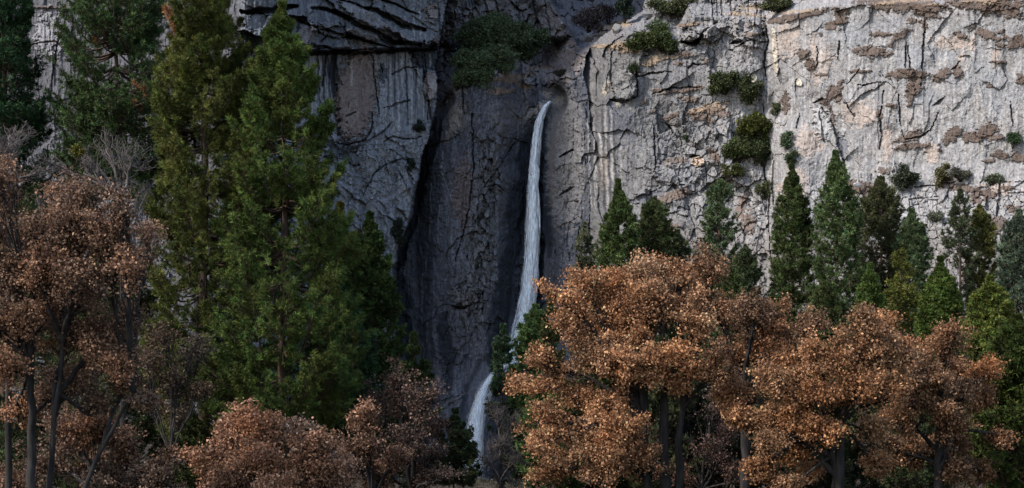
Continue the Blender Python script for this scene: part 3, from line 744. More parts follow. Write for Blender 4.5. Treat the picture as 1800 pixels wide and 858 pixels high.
def broadleaf(name, label, Y, base_u, fork_v, clumps, seed, tint, tint2, cat="oak tree", group=None, leafsize=0.17, dens=1.0, per=56,
              trunk_r=0.42, bark=None, twigs=3, mat=None, depth=3.2, stems=None, foot_v=None, root_kind="crown", twig_r=0.012, lean=0):
    rng = np.random.default_rng(seed)
    s = K * Y
    x0 = (base_u - 900) * s
    z0 = float(ground_z(np.array(x0), np.array(Y))) - 0.3 if foot_v is None else CZ + (HV - foot_v) * s
    root = empty(name, (x0, Y, z0)); props(root, label, cat, group)
    O = np.array([x0, Y, z0])
    fork = P(base_u + lean, fork_v, Y) - O
    T = Tubes()
    nt = 12
    tp = bez(np.zeros(3), np.array([fork[0] * 0.3, 0, fork[2] * 0.55]), fork, nt)
    tp[1:, :2] += rng.normal(size=(nt - 1, 2)) * 0.05 * trunk_r / 0.4
    T.add(tp, trunk_r * np.linspace(1.12, 0.72, nt) * (1 + 0.35 * np.exp(-np.arange(nt) / 1.2)), 9)
    starts = [(tp, nt)]
    if stems:
        for (bu, fv, fu, r) in stems:
            a = P(bu, 900, Y + rng.uniform(-1, 1.5)) - O; a[2] = 0
            c = P(fu, fv, Y + rng.uniform(-1, 1)) - O
            sp = bez(a, (a + c) / 2 + np.array([rng.normal() * .4, 0, 0.4]), c, nt)
            sp[1:-1, 0] += rng.normal(size=nt - 2) * 0.08
            T.add(sp, r * np.linspace(1.2, 0.6, nt), 8)
            starts.append((sp, nt))
    T.build("trunk", M_OBARK, root)
    G = Tubes(); LC = []; LV = []
    clumps = [c if len(c) == 4 else (*c, rng.uniform(-1, 1)) for c in clumps]
    for (cu, cv, cr_, dz) in clumps:
        r = cr_ * s
        c = P(cu, cv, Y) - O; c[1] = dz * depth
        # nearest stem
        sp, _ = min(starts, key=lambda q: abs(q[0][-1][0] - c[0]) + 0.3 * abs(q[0][-1][2] - c[2]))
        i = rng.integers(max(nt // 2, 1), nt) if c[2] < sp[-1][2] + 1 else nt - 1
        a = sp[i]
        mid = (a + c) / 2 + np.array([rng.normal() * .25 * r, rng.normal() * .3 * r, 0.22 * np.linalg.norm(c - a) * rng.uniform(-.2, 1)])
        limb = bez(a, mid, c + np.array([0, 0, -0.25 * r]), 14)
        limb[1:] += np.cumsum(rng.normal(size=(13, 3)) * 0.07, 0) * np.linspace(0, 1, 13)[:, None] ** .5
        LL = np.linalg.norm(c - a)
        G.add(limb, np.linspace(min(0.05 + 0.028 * LL, trunk_r * 0.62), 0.045, 14), 6)
        nc = max(int((42 if per else 26) * dens * (r / 2.0) ** 1.6), 8)
        ns = max(6, int(5.2 * r))
        sd_ = norm(rng.normal(size=(ns, 3)) + np.array([0, 0, 0.35]))
        sc_ = c + sd_ * rng.uniform(.35, 1.05, (ns, 1)) * np.array([r, r * .85, r * .8])
        sr_ = rng.uniform(.26, .44, ns) * r
        si_ = rng.integers(0, ns, nc)
        d = norm(rng.normal(size=(nc, 3)) + np.array([0, 0, 0.35]))
        rad = rng.uniform(0.2, 1.25, (nc, 1)) ** 0.6; cvar = rng.normal() * .12; chue = rng.normal() * .07
        E = sc_[si_] + d * rad * sr_[si_][:, None] * np.array([1.1, 1.0, .62]) + rng.normal(size=(nc, 3)) * .09 * r
        loose = rng.uniform(size=nc) < (.26 if seed in (108, 105, 109) else .12)
        E[loose] = (c + norm(rng.normal(size=(nc, 3)) + np.array([0, 0, .2])) * rng.uniform(.5, 1.3, (nc, 1)) * np.array([r, r * .85, r * .85]))[loose]
        si = rng.integers(6, 14, nc); S = limb[si]
        M1 = (S + E) / 2 + rng.normal(size=(nc, 3)) * 0.12 * r + np.array([0, 0, -0.10 * r])
        t = np.linspace(0, 1, 7)[None, :, None]
        sb = (1 - t) ** 2 * S[:, None] + 2 * t * (1 - t) * M1[:, None] + t ** 2 * E[:, None]
        sb[:, 1:] += rng.normal(size=(nc, 6, 3)) * 0.05
        G.add(sb, np.linspace(0.042, twig_r, 7)[None] * np.ones((nc, 1)), 4)
        # twigs
        nw = twigs
        ti = rng.integers(3, 7, (nc, nw)); Sp = sb[np.arange(nc)[:, None], ti]
        dirs = norm(rng.normal(size=(nc, nw, 3)) + (E - S)[:, None, :] / (np.linalg.norm(E - S, axis=1)[:, None, None] + .1) * (0.8 if per else .3) + np.array([0, 0, 0.25]))
        ln = (rng.uniform(0.3, 0.8, (nc, nw, 1)) if per else rng.uniform(0.5, 1.25, (nc, nw, 1))) * min(1.0, r * .5)
        tw = Sp[:, :, None, :] + dirs[:, :, None, :] * ln[:, :, None, :] * np.linspace(0, 1, 4)[None, None, :, None]
        tw[:, :, 1:] += rng.normal(size=(nc, nw, 3, 3)) * 0.06
        tw = tw.reshape(-1, 4, 3)
        G.add(tw, np.linspace(twig_r * 1.3, twig_r * .6, 4)[None] * np.ones((len(tw), 1)), 3)
        if per > 0:
            ends = np.concatenate([E, tw[:, -1], tw[:, -2]], 0)
            w = np.clip(rng.gamma(2.0, 0.5, len(ends)), 0.1, 2.5)
            cnt = np.maximum((per / 3.0 * w).astype(int), 1)
            cen = np.repeat(ends, cnt, 0)
            LC.append(cen + rng.normal(size=cen.shape) * np.array([0.29, 0.29, 0.18]))
            LV.append(np.repeat((1 + cvar + 0.20 * rng.normal(size=(len(ends), 1)) * np.ones((1, 3)) + np.array([[chue, 0, -chue]])).clip(.4, 1.7), cnt, 0))
    G.build("limbs", bark or M_OBARK, root)
    if LC:
        C = np.concatenate(LC)
        v, f, col = leafs(rng, C, leafsize, tint, tint2)
        col = col * np.repeat(np.concatenate(LV), 4, 0)
        mesh("foliage", v, f, mat or M_LEAF, root, col=np.clip(col, .004, .7))
    return root

def shrub(name, label, u, v, ru, rv, tint, tint2, seed, n=9000, group=None, cat="shrub", size=0.34, lobes=9, off=1.0, Y=None):
    """evergreen bush rooted on a ledge of the cliff"""
    rng = np.random.default_rng(seed)
    Yc = (Y or cliffD(u, v + rv * .7)) - off
    s = K * Yc
    c0 = P(u, v + rv * 0.9, Yc + off * .8)
    root = empty(name, tuple(c0)); props(root, label, cat, group)
    R = np.array([ru * s, min(ru, rv) * s * .85, rv * s]); cc = P(u, v, Yc) - c0
    T = Tubes(); cs = []
    for i in range(lobes):
        d = norm(rng.normal(size=3)); c = cc + d * R * rng.uniform(.25, .85); r = R * (rng.uniform(.24, .46) if n < 12000 else rng.uniform(.3, .5)) * np.array([1.15, 1, .8])
        T.add(bez(np.array([rng.normal() * .2, 0, 0]), (c * .5 + np.array([0, 0, -.1 * R[2]])), c, 8), np.linspace(.16, .05, 8) * min(1, R[0] / 4), 5)
        m = n // lobes
        dd = norm(rng.normal(size=(m // 14, 3)) + np.array([0, 0, .25])); cl = c + dd * r * rng.uniform(.4, 1.2, (len(dd), 1))
        cl = np.repeat(cl, 14, 0); cs.append(cl + rng.normal(size=cl.shape) * size * .75)
    T.build("stem", M_OBARK, root)
    C = np.concatenate(cs)
    vv, f, col = leafs(rng, C, size, tint, tint2, .0, .25)
    mesh("foliage", vv, f, M_SHRUB, root, col=np.clip(col, .004, .5))
    return root

# ------------------------------------------------------------------ the waterfall
def make_water():
    rng = np.random.default_rng(5)
    m, nt, out = mat_new("white_water")
    geo = nt.nodes.new("ShaderNodeNewGeometry")
    mp = nt.nodes.new("ShaderNodeMapping"); mp.inputs["Scale"].default_value = (2.2, 2.2, 0.45)
    nt.links.new(geo.outputs["Position"], mp.inputs[0])
    no = nt.nodes.new("ShaderNodeTexNoise"); no.inputs["Scale"].default_value = 1.0; no.inputs["Detail"].default_value = 4
    nt.links.new(mp.outputs[0], no.inputs["Vector"])
    mr = nt.nodes.new("ShaderNodeMapRange")
    for i, x in zip((1, 2, 3, 4), (.36, .64, .16, .95)): mr.inputs[i].default_value = x
    nt.links.new(no.outputs["Fac"], mr.inputs[0])
    d = nt.nodes.new("ShaderNodeBsdfDiffuse"); d.inputs[0].default_value = (.9, .93, .96, 1)
    tl = nt.nodes.new("ShaderNodeBsdfTranslucent"); tl.inputs[0].default_value = (.86, .9, .95, 1)
    mx = nt.nodes.new("ShaderNodeMixShader"); mx.inputs[0].default_value = .35
    nt.links.new(d.outputs[0], mx.inputs[1]); nt.links.new(tl.outputs[0], mx.inputs[2])
    tr = nt.nodes.new("ShaderNodeBsdfTransparent")
    m2 = nt.nodes.new("ShaderNodeMixShader")
    nt.links.new(mr.outputs[0], m2.inputs[0]); nt.links.new(tr.outputs[0], m2.inputs[1]); nt.links.new(mx.outputs[0], m2.inputs[2])
    nt.links.new(m2.outputs[0], out.inputs[0])
    wp = np.array(WP, float); wd = np.array(WD); wh = np.array(WH, float)
    par = np.linspace(0, 1, len(wp))
    T = Tubes(); T2 = Tubes()
    def strands(T, n, t0, t1, spread, rad, lmin, lmax):
        for i in range(n):
            a = rng.uniform(t0 - .03, t1 - lmin * .6); b = a + rng.uniform(lmin, lmax)
            a, b = max(a, t0), min(b, t1)
            t = np.linspace(a, b, 14)
            off = rng.normal() * spread; off = np.clip(off, -1.25, 1.25)
            off2 = rng.uniform(-1, 1)
            uu = np.interp(t, par, wp[:, 0]) + off * np.interp(t, par, wh) * (1 + .12 * np.sin(t * 30 + i)) + np.cumsum(rng.normal(size=14)) * .22
            vv = np.interp(t, par, wp[:, 1]) + 1.0 * abs(off) ** 2 * 5
            yy = np.interp(t, par, wd) - .8 + off2 * .7 + .4 * off ** 2
            pts = np.stack([(uu - 900) * K * yy, yy, CZ + (HV - vv) * K * yy], -1)
            T.add(pts, rad * np.sin(np.linspace(.25, np.pi - .15, 14)) * rng.uniform(.5, 1.4), 4)
    strands(T, 760, 0.0, 0.69, .44, .24, .03, .13)
    strands(T, 240, 0.0, 0.28, .36, .26, .04, .12)
    strands(T, 150, 0.08, 0.70, .95, .11, .02, .07)
    strands(T2, 160, 0.04, 0.45, .62, .45, .05, .14)
    strands(T, 150, 0.0, 0.45, .30, .28, .08, .3)
    strands(T2, 120, 0.3, 0.72, .8, .60, .05, .14)
    strands(T2, 100, 0.74, 1.0, .55, .80, .10, .26)
    strands(T, 12, 0.75, .92, .4, .20, .06, .16)
    o = T.build("waterfall", m)
    m3 = m.copy(); m3.name = "thin_spray"
    for nd in m3.node_tree.nodes:
        if nd.type == 'MAP_RANGE': nd.inputs[3].default_value = .03; nd.inputs[4].default_value = .17
    T2.build("spray", m3, o)
    props(o, "white ribbon of falling water down the dark cliff", "waterfall", None, "structure")
make_water()

# ------------------------------------------------------------------ live oaks and shrubs on the cliffs
DG, DG2 = (.055, .08, .042), (.11, .145, .07)
GG, GG2 = (.06, .07, .028), (.13, .14, .05)
BG, BG2 = (.05, .06, .035), (.10, .11, .075)
LG = "evergreen bushes on the cliff ledges"
for (u, v, ru, rv, t, t2, n, lab) in [
    (868, 62, 58, 38, DG, DG2, 42000, "largest dark live oak on the terrace above the waterfall"),
    (925, 75, 36, 34, DG, DG2, 22000, "dark live oak at the right end of the terrace thicket"),
    (832, 118, 36, 32, DG, DG2, 24000, "dark live oak at the lower left end of the terrace thicket"),
    (826, 62, 24, 30, DG, DG2, 8000, "dark live oak against the stained rock left of the largest one"),
    (880, 105, 38, 28, DG, DG2, 16000, "low dark live oak under the middle of the terrace thicket"),
    (803, 140, 20, 24, DG, DG2, 5000, "small dark bush low beside the deep chute"),
    (1122, 72, 24, 16, (.05, .065, .025), (.10, .12, .04), 6000, "green bush on the left of the dry grass brow"),
    (1165, 72, 32, 25, (.042, .058, .022), (.09, .11, .035), 11000, "widest green bush on the brow of the pale cliff"),
    (1158, 42, 20, 12, (.10, .13, .08), (.20, .23, .14), 3500, "pale grey-green bush on top of the widest brow bush"),
    (1180, 8, 38, 22, BG, GG2, 9000, "olive thicket at the top edge above the pale brow"),
    (1113, 122, 12, 11, DG, GG, 1800, "little round green bush on the face below the brow"),
    (1372, 8, 34, 16, BG, GG2, 6000, "brushy olive bush on the rim beside the brown ledge"),
    (1275, 146, 32, 22, (.04, .052, .02), (.08, .095, .035), 8000, "olive bush on the left of the ledge above the green gully"),
    (1318, 158, 26, 28, (.035, .045, .02), (.08, .09, .035), 7000, "dusky bush on the right of the ledge above the green gully"),
    (1326, 220, 30, 28, (.06, .07, .018), (.13, .13, .03), 11000, "yellow-green live oak at the top of the green gully"),
    (1300, 262, 32, 26, (.04, .055, .02), (.09, .105, .035), 10000, "mid-green live oak leaning left in the green gully"),
    (1340, 262, 20, 34, (.03, .042, .018), (.07, .085, .03), 7000, "dark live oak against the crack in the green gully"),
    (1290, 300, 22, 13, (.065, .075, .025), (.14, .14, .05), 3500, "flat yellowish bush at the foot of the green gully"),
    (1210, 241, 11, 8, DG, GG, 1500, "small dark tuft on the blocky grey face"),
    (1340, 334, 18, 22, BG, GG2, 4000, "round bush low beside the tall vertical crack"),
    (1384, 245, 14, 20, DG, DG2, 3500, "dark bush on the left of the rounded buttress"),
    (1390, 275, 14, 14, DG, GG, 2500, "dark bush just above the tip of the slim pine"),
    (1365, 190, 12, 14, BG, GG2, 2200, "dull bush tucked under the yellow streaked corner"),
    (1606, 268, 0.1, 0.1, DG, DG2, 28, None),
    (1592, 312, 26, 22, (.03, .04, .026), (.08, .09, .05), 6000, "grey-green bush in front of the pale wall beside the forked snag"),
    (1656, 308, 18, 22, (.07, .065, .03), (.15, .13, .05), 3500, "ochre tinged bush in the middle of the lower ledge"),
    (1688, 305, 20, 16, (.06, .06, .045), (.13, .12, .09), 3500, "brownish grey bush in the middle of the lower ledge"),
    (1742, 316, 20, 12, (.09, .11, .065), (.2, .21, .13), 3000, "pale sage bush at the right of the lower ledge"),
    (1645, 378, 15, 14, (.10, .11, .08), (.2, .2, .14), 2600, "round pale sage bush below the lower ledge"),
    (1780, 247, 15, 16, (.035, .06, .028), (.075, .11, .045), 3500, "dark green ball bush on the bright wall near the right edge"),
    (700, 402, 20, 30, (.014, .02, .016), (.03, .04, .026), 5000, "blackish bush where the left wall meets the dark chute"),
    (736, 220, 12, 14, (.016, .022, .018), (.03, .04, .028), 1800, "blackish tuft hanging at the top of the deep chute"),
    (722, 290, 10, 14, (.016, .022, .018), (.03, .04, .028), 1500, "blackish tuft on the flaky wall beside the chute"),
    (440, 55, 24, 40, (.016, .024, .02), (.035, .05, .032), 6000, "shadowed bush in the alcove between the two tallest pines"),
    (1098, 16, 16, 28, (.02, .032, .026), (.045, .065, .04), 6000, "dark round tree at the head of the gully"),
    (985, 128, 16, 8, (.03, .028, .022), (.06, .055, .04), 1600, "low twiggy brush on the rocks over the lip"),
    (1036, 38, 32, 26, (.06, .048, .05), (.12, .10, .10), 7000, "bare purplish thicket in the gully"),
    (1070, 22, 26, 22, (.055, .045, .045), (.11, .09, .085), 5000, "dim brush under the dark tree of the gully"),
    (1490, 320, 0.1, 0.1, DG, DG2, 28, None),
]:
    if lab is None: continue
    Yb = None
    if u in (1098, 1036, 1070): Yb = cliffD(u, v + rv)
    big = lab.count("live oak") > 0
    shrub("live_oak" if big else "shrub", lab, u, v, ru, rv, t, t2, int(u * 3 + v), n, LG, "live oak" if big else "shrub",
          size=0.40 if n > 5000 else 0.30, lobes=26 if n > 12000 else (14 if n > 5000 else 8), off=max(0.5, min(ru, rv) * .055), Y=Yb)

# ------------------------------------------------------------------ conifers
PG, PG2 = (.079, .094, .022), (.125, .13, .034)
FG = (.034, .068, .028)
LP = "tall pines on the left"
conifer("pine_tree", "dark green pine cut by the left edge of the picture", 5, 150, [(-190, 3), (-60, 28), (60, 52), (150, 62), (230, 72), (330, 76), (460, 60)], FG, 11, group=LP, nb=460, lets=15, per=4, ln=.45, wd=.034, k=10, ws=.9, lump=.2)
conifer("pine_tree", "open-branched pine with its dark trunk showing, second from the left", 205, 150, [(-130, 4), (-40, 50), (40, 88), (110, 104), (180, 108), (250, 100), (330, 80)], (.036, .056, .019), 12, group=LP,
        nb=400, lets=15, per=4, ln=.45, wd=.032, k=10, ws=1.1, lump=.34, tipup=.25, lowdroop=-.25, dead=[(184, 90, 5), (265, 175, 8), (262, 205, 6)])
conifer("pine_tree", "biggest olive green pine, tip above the frame, with rusty sprigs", 358, 136, [(-180, 3), (-60, 38), (30, 60), (120, 70), (230, 84), (350, 96), (480, 104), (600, 100), (700, 88), (770, 60)], PG, 13, group=LP,
        nb=380, lets=20, per=5, ln=.44, wd=.024, k=16, lump=.34, ws=1.5, tint2=PG2, dead=[(298, 30, 14), (305, 55, 9)])
conifer("pine_tree", "tall pine with its pointed tip just inside the top edge", 498, 134, [(8, 2), (50, 22), (110, 46), (170, 64), (250, 84), (340, 100), (440, 116), (540, 138), (640, 150), (720, 130), (780, 70)], (.051, .073, .018), 14, group=LP,
        nb=380, lets=20, per=5, ln=.44, wd=.024, k=16, lump=.32, ws=1.5, tint2=(.098, .122, .03))
conifer("pine_tree", "dark pine filling the dense stand behind the two tallest pines", 438, 150, [(120, 4), (230, 26), (330, 40), (420, 60), (540, 85), (660, 90), (800, 90)], FG, 15, group=LP, nb=280, lets=8, ln=.65, k=8)
conifer("pine_tree", "yellow-green young conifer lit beside the tallest pines", 601, 165, [(362, 2), (390, 12), (430, 26), (500, 40), (620, 50), (720, 50)], (.12, .115, .022), 16, group=LP, nb=240, ln=.5, wd=.06)
conifer("cedar_tree", "rounded bright green conifer beside the dark chute", 652, 160, [(378, 3), (410, 16), (460, 32), (540, 50), (620, 62), (720, 66)], (.055, .08, .022), 17, "conifer", LP, nb=330, lets=9, ln=.5, wd=.06)
conifer("cedar_tree", "small sunny green conifer poking above the dim oak", 728, 150, [(592, 2), (620, 14), (660, 26), (730, 38)], (.075, .095, .03), 18, "conifer", LP, nb=180, ln=.42, wd=.05)
conifer("pine_tree", "dark green pine low behind the left stand", 600, 140, [(520, 15), (600, 50), (700, 66), (800, 70)], FG, 19, group=LP, nb=260, ln=.55)
CP = "conifers at the foot of the fall"
conifer("pine_tree", "slim dark pine in front of the water at the foot of the fall", 884, 175, [(578, 3), (600, 14), (640, 20), (700, 24), (760, 22)], (.028, .045, .022), 21, group=CP, nb=190, lets=7, ln=.45, wd=.045, lump=.35)
conifer("pine_tree", "green pine between the fall and the large oak", 940, 165, [(538, 3), (560, 18), (600, 32), (650, 40), (740, 46), (850, 50)], (.045, .068, .022), 22, group=CP, nb=300, lets=8, ln=.48, wd=.05)
conifer("pine_tree", "yellowish conifer half hidden at the shoulder of the large oak", 968, 150, [(525, 6), (560, 14), (620, 20), (700, 20)], (.09, .09, .03), 23, group=CP, nb=120, ln=.4)
RP = "conifers below the pale cliff"
def rp(u, Y, prof, tint, seed, lab, **kw):
    a = dict(nb=240, lets=10, per=4, k=8, ln=.5, wd=.045, lump=.40, ws=.62); a.update(kw)
    if prof[-1][0] < 600: prof = prof + [(prof[-1][0] + 60, prof[-1][1]), (prof[-1][0] + 150, prof[-1][1] * .8)]; a['nb'] = int(a['nb'] * 1.3)
    tint = tuple((.98 if max(tint) > .045 else .72) * t + o for t, o in zip(tint, (.022, .021, .008)))
    conifer(a.pop("name", "pine_tree"), lab, u, Y, prof, tint, seed, a.pop("cat", "pine tree"), RP, **a)
rp(1027, 230, [(392, 2), (420, 12), (460, 20), (520, 24)], (.05, .055, .035), 31, "thin greyish fir standing before the dark rock", nb=130)
rp(1088, 215, [(318, 2), (345, 12), (390, 26), (440, 36), (500, 42)], (.05, .078, .022), 32, "pointed green pine rising behind the large oak", nb=300)
rp(1150, 220, [(352, 6), (375, 26), (410, 32), (440, 40), (490, 38)], (.05, .066, .024), 33, "ragged round-topped pine next to the pointed green one", lump=.45)
rp(1192, 225, [(408, 4), (430, 16), (460, 24), (500, 22)], (.05, .07, .03), 34, "short bushy pine above the middle of the large oak", nb=120)
rp(1264, 225, [(316, 4), (345, 26), (370, 18), (400, 32), (450, 38), (490, 34), (530, 24)], (.036, .056, .026), 35, "open dark green pine with gaps before the blocky cliff", lump=.45, nb=210)
rp(1310, 215, [(436, 6), (460, 22), (490, 30), (530, 26)], (.026, .045, .02), 36, "squat dark conifer at the foot of the green gully", nb=150)
rp(1392, 215, [(288, 2), (320, 14), (370, 26), (420, 34), (480, 36), (560, 36)], (.042, .064, .02), 37, "slim pine left of the tallest spire", nb=330, lump=.3)
rp(1470, 212, [(266, 2), (300, 16), (350, 30), (400, 38), (470, 44), (560, 46)], (.034, .058, .02), 38, "tallest spire-shaped pine below the pale cliff", nb=420, lets=9)
rp(1548, 220, [(320, 8), (350, 26), (390, 38), (440, 42), (520, 44)], (.055, .06, .028), 39, "dull olive pine right of the tallest spire", nb=300, lump=.35)
rp(1604, 216, [(368, 3), (400, 16), (440, 30), (500, 36), (560, 36)], (.036, .058, .026), 40, "dark green pine behind the thin yellow conifer", nb=260)
rp(1688, 222, [(334, 2), (350, 14), (380, 16), (410, 26), (460, 30), (520, 28), (560, 20)], (.05, .065, .035), 41, "sparse straggly pine with its trunk showing", nb=150, lump=.5, lets=6)
rp(1722, 224, [(365, 6), (390, 22), (430, 28), (500, 26)], (.085, .085, .022), 42, "ochre green pine right of the straggly one", nb=130, lump=.45)
rp(1790, 205, [(372, 4), (400, 20), (440, 32), (500, 40), (600, 44)], (.04, .058, .042), 43, "blue-green pine at the right edge", nb=280, lump=.4)
rp(1530, 175, [(468, 2), (490, 12), (530, 22), (600, 26)], (.05, .085, .018), 44, "small bright green conifer behind the right oaks", nb=180, ln=.45, wd=.06, cat="conifer", name="cedar_tree")
rp(1582, 180, [(438, 3), (455, 22), (462, 10), (480, 24), (500, 22), (530, 30), (600, 36)], (.10, .105, .022), 45, "thin yellowish conifer with flat layered boughs", nb=110, ln=.5, lets=8, tipup=.05, lowdroop=-.05)
rp(1652, 168, [(456, 2), (480, 12), (520, 26), (570, 36), (640, 42)], (.05, .08, .014), 46, "neat cone-shaped cedar behind the right oaks", nb=360, ln=.45, wd=.06, lump=.12, cat="cedar", name="cedar_tree")
rp(1738, 160, [(492, 3), (515, 20), (550, 34), (600, 44), (680, 50), (760, 50)], (.085, .105, .02), 47, "broad yellow-green cedar near the right edge", nb=380, ln=.45, wd=.06, cat="cedar", name="cedar_tree")
rp(1785, 128, [(560, 8), (600, 40), (680, 70), (760, 90), (860, 100)], (.018, .036, .004), 48, "deep green cedar filling the lower right corner", nb=480, ln=.45, wd=.05, cat="cedar", name="cedar_tree", lets=10)
rp(1600, 150, [(600, 10), (660, 60), (760, 80), (860, 90)], (.018, .032, .014), 49, "shadowy dark conifer beneath the right oaks", nb=340, ln=.5, name="cedar_tree", cat="cedar")
rp(1450, 170, [(500, 8), (530, 22), (580, 32), (660, 40)], (.05, .065, .02), 50, "olive conifer in the dip between the right oaks", nb=180, ln=.45)
rp(1250, 150, [(560, 10), (640, 60), (760, 90), (860, 90)], (.02, .03, .014), 51, "dark conifer hidden behind the large oak trunks", nb=300, ln=.5)
rp(975, 138, [(640, 8), (700, 36), (780, 56), (860, 60)], (.03, .055, .016), 52, "deep green cedar at the left foot of the large oak", nb=300, ln=.42, wd=.045, name="cedar_tree", cat="cedar")
rp(1440, 150, [(660, 20), (740, 60), (860, 80)], (.018, .03, .013), 53, "dark cedar in the shade under the middle oaks", nb=260, ln=.5, name="cedar_tree", cat="cedar")
rp(800, 160, [(730, 6), (760, 26), (860, 44)], (.03, .045, .02), 54, "low dark conifer left of the lower cascade", nb=160, ln=.42)
rp(200, 140, [(400, 10), (500, 60), (660, 90), (760, 100), (860, 100)], (.022, .034, .015), 55, "dark conifer in the gloom behind the left oaks", nb=320, ln=.5)
rp(1055, 142, [(620, 10), (670, 46), (760, 64), (860, 70)], (.012, .02, .006), 60, "gloomy conifer behind the left boughs of the largest oak", nb=260, ln=.5)
rp(338, 130, [(735, 8), (780, 34), (860, 50)], (.012, .022, .004), 61, "short dark conifer between the bottom left oaks", nb=200, ln=.42)
rp(1285, 190, [(480, 8), (510, 26), (560, 34), (640, 40)], (.02, .034, .01), 62, "dark pine top in the dip behind the two rust-brown oaks", nb=180)
rp(60, 145, [(330, 10), (430, 60), (560, 90), (700, 100), (860, 100)], (.022, .034, .016), 57, "dark conifer behind the big dark-trunked oak", nb=340, ln=.5)
rp(1165, 140, [(600, 10), (650, 50), (740, 80), (860, 90)], (.02, .028, .014), 58, "dark conifer right behind the trunks of the largest oak", nb=300, ln=.5)
rp(1350, 145, [(640, 10), (700, 50), (780, 80), (860, 80)], (.02, .03, .014), 59, "gloomy conifer between the oak trunks of the right group", nb=260, ln=.5)
rp(690, 145, [(690, 10), (760, 50), (860, 60)], (.03, .05, .016), 56, "deep green conifer between the dim oaks", nb=240, ln=.42)

# ------------------------------------------------------------------ oaks
OT, OT2 = (.27, .122, .058), (.62, .33, .165)
DT, DT2 = (.105, .06, .04), (.24, .14, .085)
OG = "brown-leaved oaks"
broadleaf("oak_tree", "largest rust-brown oak, right of the waterfall", 115, 1168, 700, [
    (985, 522, 30), (1030, 505, 44), (1075, 500, 40), (1050, 560, 55), (1130, 490, 46), (1190, 486, 48), (1238, 482, 36), (1125, 560, 55, -.6), (1010, 590, 44, -.5), (950, 640, 38), (928, 672, 30), (1050, 640, 52, -.8),
    (1210, 560, 46), (1190, 640, 52, -.9), (1245, 640, 40, -.7), (1110, 640, 50, -1), (1085, 760, 52, -.8), (1020, 780, 46, -.6), (965, 815, 40), (945, 735, 30), (1000, 700, 36), (1060, 830, 50, -.8), (1120, 820, 36, -.6), (1150, 530, 40, -.9), (1040, 712, 36, .1), (1090, 700, 36, .2), (985, 755, 34, .2), (1110, 770, 34, .3), (940, 780, 26), (1060, 770, 40, .5)],
    101, OT, OT2, group=OG, stems=[(1152, 740, 1135, .30), (1180, 720, 1200, .33)], dens=.9)
broadleaf("oak_tree", "rust-brown oak half behind the largest one, before the pale cliff foot", 128, 1310, 700, [
    (1275, 545, 36), (1320, 560, 42), (1370, 548, 38), (1300, 610, 44), (1355, 600, 44), (1410, 580, 34), (1400, 620, 36), (1285, 690, 36)], 102, (.17, .08, .04), (.40, .21, .11), group=OG, dens=.8)
broadleaf("oak_tree", "dim purplish thicket oak behind the trunks of the largest oak", 136, 1235, 860, [
    (1200, 720, 34), (1250, 710, 36), (1290, 750, 34), (1210, 780, 34), (1260, 800, 36), (1300, 830, 30), (1180, 840, 30), (1100, 800, 26)], 111, (.07, .04, .03), (.15, .09, .07), group=OG, dens=.7, per=24, trunk_r=.2)
broadleaf("oak_tree", "broad tawny oak with two pale trunks, in the middle of the right group", 112, 1478, 745, [
    (1440, 640, 46), (1500, 610, 46), (1545, 580, 42), (1570, 630, 44), (1385, 650, 42), (1335, 670, 44, -.7), (1490, 680, 48, -.8), (1425, 700, 44, -.9), (1345, 740, 36), (1295, 690, 36), (1540, 690, 42, -.7), (1390, 740, 36), (1330, 780, 26), (1500, 560, 26), (1440, 760, 36, -.5), (1530, 750, 34, .2), (1400, 800, 30, .4), (1300, 740, 34, .3), (1330, 825, 32, .4), (1425, 835, 28, .8), (1545, 820, 30, .5), (1375, 850, 28, .3)],
    103, OT, (.50, .28, .14), group=OG, stems=[(1462, 750, 1455, .24)], trunk_r=.34)
broadleaf("oak_tree", "tawny oak at the right end of the group", 118, 1650, 745, [
    (1600, 615, 42), (1650, 605, 40), (1690, 640, 42), (1735, 655, 34), (1625, 670, 42), (1690, 695, 40), (1590, 710, 40, -.6), (1735, 700, 26), (1650, 735, 40, -.6), (1700, 775, 36), (1740, 830, 26), (1560, 740, 32, -.7), (1620, 780, 26), (1690, 830, 30), (1750, 780, 22), (1600, 800, 34, .5), (1660, 800, 32, .3), (1560, 790, 28, .5)],
    104, (.19, .085, .04), (.46, .25, .13), group=OG, dens=.85)
broadleaf("oak_tree", "pinkish tan oak dome at the bottom, under the tallest pine", 104, 470, 900, [
    (400, 765, 36), (445, 752, 34), (520, 775, 40), (572, 792, 34), (375, 810, 34), (455, 810, 50, -.6), (545, 830, 46, -.6), (610, 835, 34), (430, 740, 26), (345, 800, 28), (400, 855, 40, -.8), (490, 765, 30), (500, 860, 50, -.8)], 105, (.25, .118, .065), (.52, .28, .165), group=OG, dens=1.2)
broadleaf("oak_tree", "small reddish tan oak right of the pinkish dome", 118, 655, 880, [(640, 745, 34), (655, 785, 36), (620, 800, 30), (690, 815, 30), (660, 840, 34)], 106, (.15, .08, .05), (.32, .19, .12), group=OG, dens=.9)
broadleaf("oak_tree", "dim purplish brown oak left of the lower cascade", 132, 725, 860, [
    (700, 665, 36), (740, 700, 38), (700, 725, 36), (660, 690, 26), (760, 745, 30), (720, 780, 36), (765, 790, 26), (740, 835, 36), (780, 840, 26)], 107, (.10, .06, .045), (.20, .125, .09), group=OG, dens=.8, per=32)
